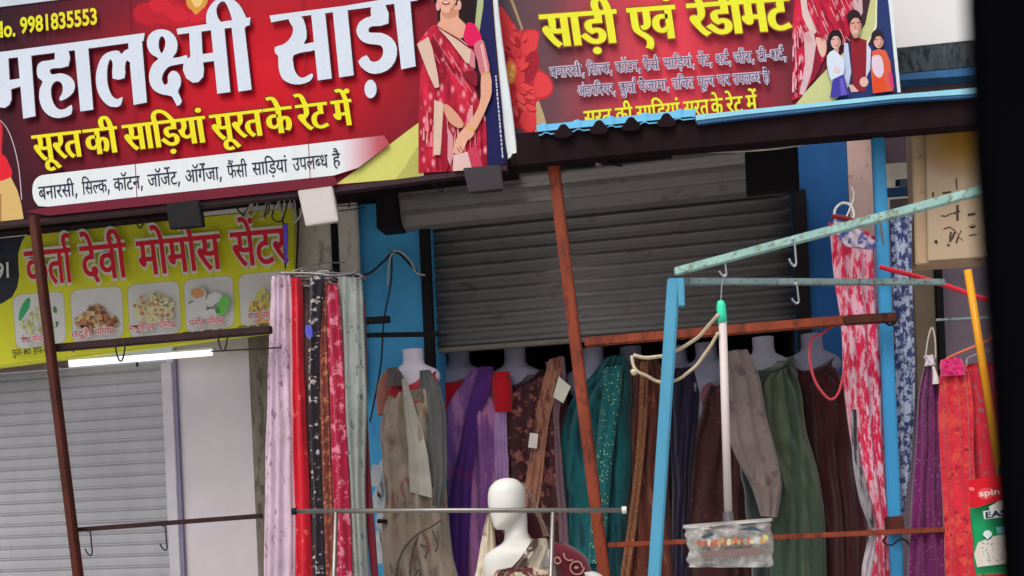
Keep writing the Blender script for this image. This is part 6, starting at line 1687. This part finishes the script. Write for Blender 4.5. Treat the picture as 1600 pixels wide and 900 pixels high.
mk('handwriting', join(*marks), ink(84, 66, 54), bx)

# packets hanging at the lower right
pk = thing('packet', P(1546, 897, -2.5), 'green and white packet with black letters and a red top hanging by the window pillar', 'packet')
PB = mk('bag', cloth([(1514, 752, 1580, 742), (1515, 790, 1584, 782), (1518, 830, 1590, 828), (1521, 870, 1592, 868), (1524, 898, 1594, 893)], -2.5, .05, 1, .002, 301, 20), worn('green_film', C(20, 150, 92, .9), .3, 0, .1, 6, .1, 20), pk, True)
YP = -2.552
A = Art(YP, PB)
A.add('red_top', (206, 30, 44), [(1513, 750), (1584, 740), (1588, 778), (1556, 783), (1530, 792), (1516, 794)], 1)
A.add('red_top', (232, 74, 84), ell(1540, 771, 13, 9, 16, -.15))
A.add('red_top', (236, 110, 110), ell(1518, 764, 5, 3, 10, .2))
A.add('white_label', (222, 218, 208), [(1545, 792), (1560, 783), (1590, 778), (1592, 800), (1550, 806)])
A.add('white_label', (224, 226, 226), [(1536, 799), (1592, 790), (1592, 806), (1538, 811)])
A.add('white_label', (212, 204, 194), [(1528, 848), (1545, 840), (1560, 836), (1592, 832), (1593, 878), (1527, 886), (1522, 866)])
A.add('white_label', (206, 226, 222), ell(1543, 836, 7, 7.5, 14))
A.add('blue_patch', (120, 200, 196), [(1556, 824), (1592, 818), (1592, 832), (1558, 834)])
A.add('dark_ring', (40, 70, 72), [(1536, 836), (1543, 843), (1550, 836), (1549, 841), (1543, 845), (1537, 841)])
lay = A.build(1)
mk('lettering', latin('EAS', (1539, 800), (1571, 795.5), (1540, 810), YP, lay + 1, .03), ink(30, 34, 60), PB)
mk('lettering', latin('spin', (1529, 767), (1560, 763), (1531, 779), YP, lay + 1, .02), ink(246, 214, 210), PB)
sg = []
rnd = random.Random(4)
for i in range(26):
    x, y = rnd.uniform(1533, 1566), rnd.uniform(846, 878)
    sg.append(flat_poly([[(x, y), (x + rnd.uniform(1, 3), y - .3), (x + rnd.uniform(1, 3), y + rnd.uniform(1, 3)), (x, y + 1.2)]], YP, lay + 1 + .05 * (i % 9)))
mk('small_print', join(*sg), ink(150, 142, 138), PB)
mk('hang_tab', bevel(prism([(1561, 728), (1574, 727), (1575, 752), (1562, 752)], -2.52, .02), .003), ink(40, 56, 130), pk)

# ================================================================ white mop with its head in a printed bag
mp = thing('mop', P(1138, 890, -2.42), 'white mop with mint green pole end hanging from a wire hook, head in clear bag', 'mop')
mk('pole', tube([P(1129, 500, -2.44), P(1138, 806, -2.44)], .017, 14), worn('white_painted_tube', C(206, 194, 192, .95), .4, 0, .04), mp, True)
mk('pole_end', tube([P(1126, 470, -2.44), P(1126.6, 478, -2.44), P(1127.5, 490, -2.44), P(1129, 504, -2.44)], [.013, .019, .0195, .0195], 14), worn('mint_plastic', C(60, 226, 180, .95), .35, 0, .05), mp, True)
mk('hang_wire', wire([(1132, 428), (1128, 445), (1127, 460), (1126, 474)], -2.45, .003), hookm, mp, True)
mk('socket', tube([P(1137, 800, -2.44), P(1140, 828, -2.44), P(1146, 838, -2.44)], [.022, .026, .03], 12), worn('grey_socket', C(84, 80, 84, .9), .5), mp, True)
fm = NT('clear_printed_bag', .22, 0, .5)
v = fm.coords()
cbag = fm.ramp(fm.noise(v, 14, 4), [(.3, C(120, 112, 110, 1)), (.55, C(160, 156, 154, 1)), (.75, C(214, 216, 216, 1))])
fm.bump(fm.noise(v, 22, 4, .6), .9, .02)
fm.b.inputs['Coat Weight'].default_value = .4
bagm = fm.col(cbag)
BG = mk('bag', cloth([(1069, 824, 1203, 812), (1071, 836, 1206, 824), (1073, 855, 1208, 846), (1075, 874, 1207, 870), (1078, 886, 1203, 886)], -2.46, .03, 3, .009, 401, 14, 7), bagm, mp, True)
mk('bag_header', cloth([(1068, 820, 1206, 809), (1069, 826, 1207, 814)], -2.47, .015, 2, .003, 402, 14, 5), worn('white_bag_edge', C(178, 174, 170, .95), .3, 0, .08), BG, True)
A = Art(-2.5, BG)
rnd = random.Random(6)
for i in range(22):
    x = 1087 + i * 5.2
    y = 851 - i * .42 + rnd.uniform(-3, 3)
    A.add('colour_print', rnd.choice([(186, 112, 84), (204, 190, 120), (196, 196, 188), (192, 146, 100), (168, 100, 94), (206, 202, 166), (146, 156, 132)]), blob(x, y, rnd.uniform(2.4, 4.6), rnd.uniform(3, 6.5), rnd, 6))
A.add('colour_print', (60, 84, 98), [(1096, 838), (1112, 832), (1116, 836), (1100, 842)])
A.add('colour_print', (60, 84, 98), [(1152, 828), (1176, 822), (1198, 832), (1180, 829)])
A.add('colour_print', (128, 108, 104), [(1092, 863), (1180, 855), (1200, 862), (1186, 868), (1098, 872)])
A.build(6)
rp = thing('rope', P(1050, 598, -2.3), 'cream rope looped from the mop pole round the sky blue post', 'rope')
rope = worn('cream_rope', C(206, 188, 160, .9), .9, 0, .15, 40, .6, 300)
mk('strand', wire([(1122, 492, -2.46), (1108, 508, -2.4), (1093, 525, -2.36), (1076, 537, -2.34), (1059, 547, -2.33), (1040, 555, -2.32), (1029, 557, -2.32), (1008, 559, -2.34), (990, 555, -2.36)], -2.3, [.008] * 41), rope, rp, True)
mk('strand', wire([(987, 556, -2.36), (990, 572, -2.36), (997, 581, -2.36), (1012, 588, -2.34), (1027, 596, -2.32), (1045, 597, -2.32), (1061, 592, -2.34), (1075, 582, -2.36), (1088, 571, -2.38), (1100, 555, -2.4), (1110, 541, -2.42), (1122, 520, -2.46)], -2.3, [.007] * 56), rope, rp, True)
mk('knot', loft([(577, 990, 3, .012), (580, 990, 5, .018), (583, 991, 5, .018), (586, 991, 3, .012)], -2.37, 10), rope, rp, True)

# ================================================================ front mannequin and the chrome rail before it
YF = -1.95
fmq = thing('mannequin', down(820, 900, YF), 'white egg headed mannequin in a cream and maroon saree behind the chrome rail', 'mannequin')
Q = lambda x, y: (720 + x / 5.296, 730 + y / 5.296)


def lq(rows):
    return [(730 + y / 5.296, 720 + cx / 5.296, hw / 5.296, dp, off) for y, cx, hw, dp, off in rows]


head = loft(lq([(88, 382, 6, .01, 0), (92, 382, 40, .035, 0), (104, 380, 78, .058, 0), (130, 379, 112, .08, 0), (170, 379, 140, .098, 0), (215, 380, 151, .106, 0), (270, 382, 153, .108, -.004), (330, 385, 149, .106, -.008), (385, 386, 134, .1, -.012), (430, 380, 112, .09, -.02), (470, 366, 84, .075, -.03), (498, 350, 54, .058, -.038), (512, 342, 26, .035, -.042), (517, 340, 8, .012, -.042)]), YF, 32)
neck = loft(lq([(300, 450, 70, .06, .03), (380, 452, 82, .065, .03), (450, 455, 86, .066, .02), (510, 456, 90, .066, .01), (560, 460, 96, .068, 0), (600, 468, 108, .072, 0), (630, 476, 140, .078, 0), (655, 478, 186, .085, .005), (690, 480, 250, .1, .01), (740, 486, 300, .112, .015), (800, 490, 318, .12, .02), (900, 492, 300, .125, .02), (1050, 492, 260, .12, .02), (1250, 492, 230, .11, .02)]), YF, 32)
bm = bmesh.new()
for gv, gf in (head, neck):
    vv = [bm.verts.new(p) for p in gv]
    for f in gf:
        bm.faces.new([vv[i] for i in f])
bmesh.ops.recalc_face_normals(bm, faces=bm.faces)
tm_ = bpy.data.meshes.new('t')
bm.to_mesh(tm_)
bm.free()
to = bpy.data.objects.new('t', tm_)
COL.objects.link(to)
md = to.modifiers.new('r', 'REMESH')
md.mode = 'VOXEL'
md.voxel_size = .007
ms = to.modifiers.new('s', 'SMOOTH')
ms.iterations = 10
ms.factor = .6
dg = bpy.context.evaluated_depsgraph_get()
e = to.evaluated_get(dg)
me = e.to_mesh()
bg_ = ([v_.co.copy() for v_ in me.vertices], [tuple(p.vertices) for p in me.polygons])
e.to_mesh_clear()
bpy.data.objects.remove(to)
mk('body', bg_, M['white_plastic'], fmq, True)
fx = P(820, 960, YF)
mk('stand', tube([Vector((fx.x, YF, P(820, 960, YF).z)), Vector((fx.x, YF, .02))], .022), M['chrome'], fmq)
mk('stand_base', tube([Vector((fx.x, YF, .022)), Vector((fx.x, YF, .004))], .2, 24), M['chrome'], fmq)
cream = FF('cream_saree', 204, 192, 170, k=.95, alt=(150, 130, 104), kind='noise', scale=20, thr=.64, third=None)
mk('saree', cloth([Q(300, 850) + Q(620, 780), Q(250, 900) + Q(760, 860), Q(200, 980) + Q(790, 980), Q(180, 1150) + Q(800, 1150)], YF - .06, .24, 5, .014, 501), FF('maroon_cream_saree', 92, 34, 40, k=.9, alt=(196, 180, 156), kind='noise', scale=9, thr=.5), fmq, True)
mk('pallu', cloth([Q(585, 600) + Q(705, 585), Q(560, 650) + Q(722, 640), Q(520, 720) + Q(718, 720), Q(470, 800) + Q(690, 800), Q(400, 880) + Q(660, 900), Q(330, 970) + Q(620, 990)], YF - .12, .05, 3, .01, 502), FF('cream_grey_pallu', 200, 190, 170, k=.95, alt=(112, 96, 84), kind='noise', scale=11, thr=.6, stretch=(1, 1, 1)), fmq, True)
mk('pallu_border', cloth([Q(586, 604) + Q(640, 588), Q(560, 650) + Q(640, 640), Q(500, 740) + Q(580, 735), Q(430, 820) + Q(520, 830), Q(370, 900) + Q(460, 920)], YF - .17, .02, 2, .005, 503), FF('dark_border', 86, 66, 62, k=.9, alt=(206, 198, 182), kind='noise', scale=20, thr=.58, stretch=(1, 1, 1)), fmq, True)
bl = FF('maroon_blouse', 96, 20, 38, k=.9, alt=None)
BS = mk('blouse_sleeve', loft([Q(800, 625)[::-1] + (9, .05), Q(850, 680)[::-1] + (19, .075), Q(895, 750)[::-1] + (27, .085), Q(930, 830)[::-1] + (27, .085), Q(960, 910)[::-1] + (25, .08), Q(975, 990)[::-1] + (23, .075)], YF + .01, 18), bl, fmq, True)
for (cx, cy, r0) in ((960, 830, 62), (800, 770, 30), (985, 960, 50)):
    sp = [(Q(cx + r0 * (1 - .2 * k / 6) * math.cos(k * .9), cy + r0 * (1 - .2 * k / 6) * math.sin(k * .9))) for k in range(8)]
    mk('embroidery', wire(sp, YF - .082, .0035), FF('cream_thread', 196, 150, 134, k=.95), BS, True)
mk('embroidery', wire([Q(850, 710), Q(862, 750), Q(890, 770), Q(930, 768)], YF - .086, .0035), FF('cream_thread', 196, 150, 134, k=.95), BS, True)
mk('embroidery', loft([Q(955, 820)[::-1] + (2, .004), Q(957, 830)[::-1] + (3.6, .006), Q(956, 842)[::-1] + (2, .004)], YF - .084, 10), FF('cream_thread', 196, 150, 134, k=.95), BS, True)
mk('arm', loft([Q(1010, 860)[::-1] + (10, .05), Q(1060, 880)[::-1] + (15, .055), Q(1110, 930)[::-1] + (17, .055), Q(1140, 1020)[::-1] + (16, .052), Q(1150, 1150)[::-1] + (14, .045)], YF - .0, 16), M['white_plastic'], fmq, True)
mk('head_drape', cloth([Q(226, 400) + Q(252, 384), Q(205, 470) + Q(270, 470), Q(180, 560) + Q(284, 560), Q(160, 680) + Q(288, 680), Q(135, 800) + Q(298, 800), Q(112, 900) + Q(320, 880), Q(90, 1050) + Q(330, 1050)], YF + .06, .08, 3, .01, 504), cream, fmq, True)
mk('drape_lining', cloth([Q(262, 420) + Q(340, 520), Q(268, 520) + Q(390, 600), Q(282, 640) + Q(400, 640)], YF + .14, .03, 2, .006, 505), FF('maroon_lining', 66, 20, 32, k=.8), fmq, True)
mk('drape_lining', cloth([Q(540, 330) + Q(560, 330), Q(536, 420) + Q(660, 440), Q(545, 520) + Q(740, 520), Q(590, 590) + Q(770, 600)], YF + .16, .03, 2, .006, 506), FF('maroon_lining', 66, 20, 32, k=.8), fmq, True)
mk('drape_edge', cloth([Q(492, 130) + Q(520, 126), Q(540, 200) + Q(570, 196), Q(580, 290) + Q(620, 280), Q(620, 390) + Q(655, 380), Q(660, 490) + Q(700, 480), Q(680, 575) + Q(735, 565)], YF + .1, .03, 2, .006, 507), FF('brown_tan_edge', 112, 86, 70, k=.85, alt=(170, 140, 112), kind='noise', scale=14, thr=.55), fmq, True)

cr = thing('display_rail', down(690, 900, -2.2), 'chrome display rail on two uprights in front of the white mannequin', 'rail')
mk('top_tube', tube([P(459, 799, -2.2), P(700, 797.5, -2.2), P(978, 797, -2.2)], .0115, 14), M['chrome'], cr, True)
mk('end_cap', tube([P(457, 799, -2.2), P(463, 799, -2.2)], .017, 14), M['black'], cr)
mk('end_cap', tube([P(972, 797, -2.2), P(979, 797, -2.2)], .017, 14), M['white_plastic'], cr)
for (xa_, ya_, xb_, yb_) in ((525, 800, 522, 900), (864, 800, 861, 900)):
    a, b = P(xa_, ya_, -2.2), P(xb_, yb_, -2.2)
    ax = (b - a).normalized()
    b = a + ax * (a.z / -ax.z)
    mk('upright', tube([a, b + Vector((0, 0, .01))], .0115, 12), M['chrome'], cr, True)
    mk('foot', tube([b + Vector((0, -.25, .02)), b + Vector((0, .25, .02))], .014, 10), M['chrome'], cr, True)
tag(mk('black_stub', tube([P(590, 814, -.5), P(604, 815, -.5)], .014, 8), M['black'], None), 'short black rod end beside the peeling blue paint', 'rod')

# ================================================================ the vehicle window pillar the picture was taken past
wp_ = thing('window_pillar', P(1700, 940, -6.38), 'black vehicle window pillar close to the camera along the right edge', 'pillar')
mk('pillar_trim', prism([(1532, -60), (1542, 200), (1556, 400), (1570, 600), (1588, 900), (1592, 980), (1960, 980), (1960, -60)], -6.40, .03), worn('black_trim', (.003, .003, .004, 1), .95, 0, .2, 6, .05, 40, 0), wp_)
mk('rubber_seal', prism([(1528, -60), (1538, 200), (1552, 400), (1566, 600), (1584, 900), (1588, 980), (1593, 980), (1589, 900), (1571, 600), (1557, 400), (1543, 200), (1533, -60)], -6.372, .02), worn('black_rubber', (.003, .003, .004, 1), .95, 0, .1, 6, .05, 40, 0), wp_)
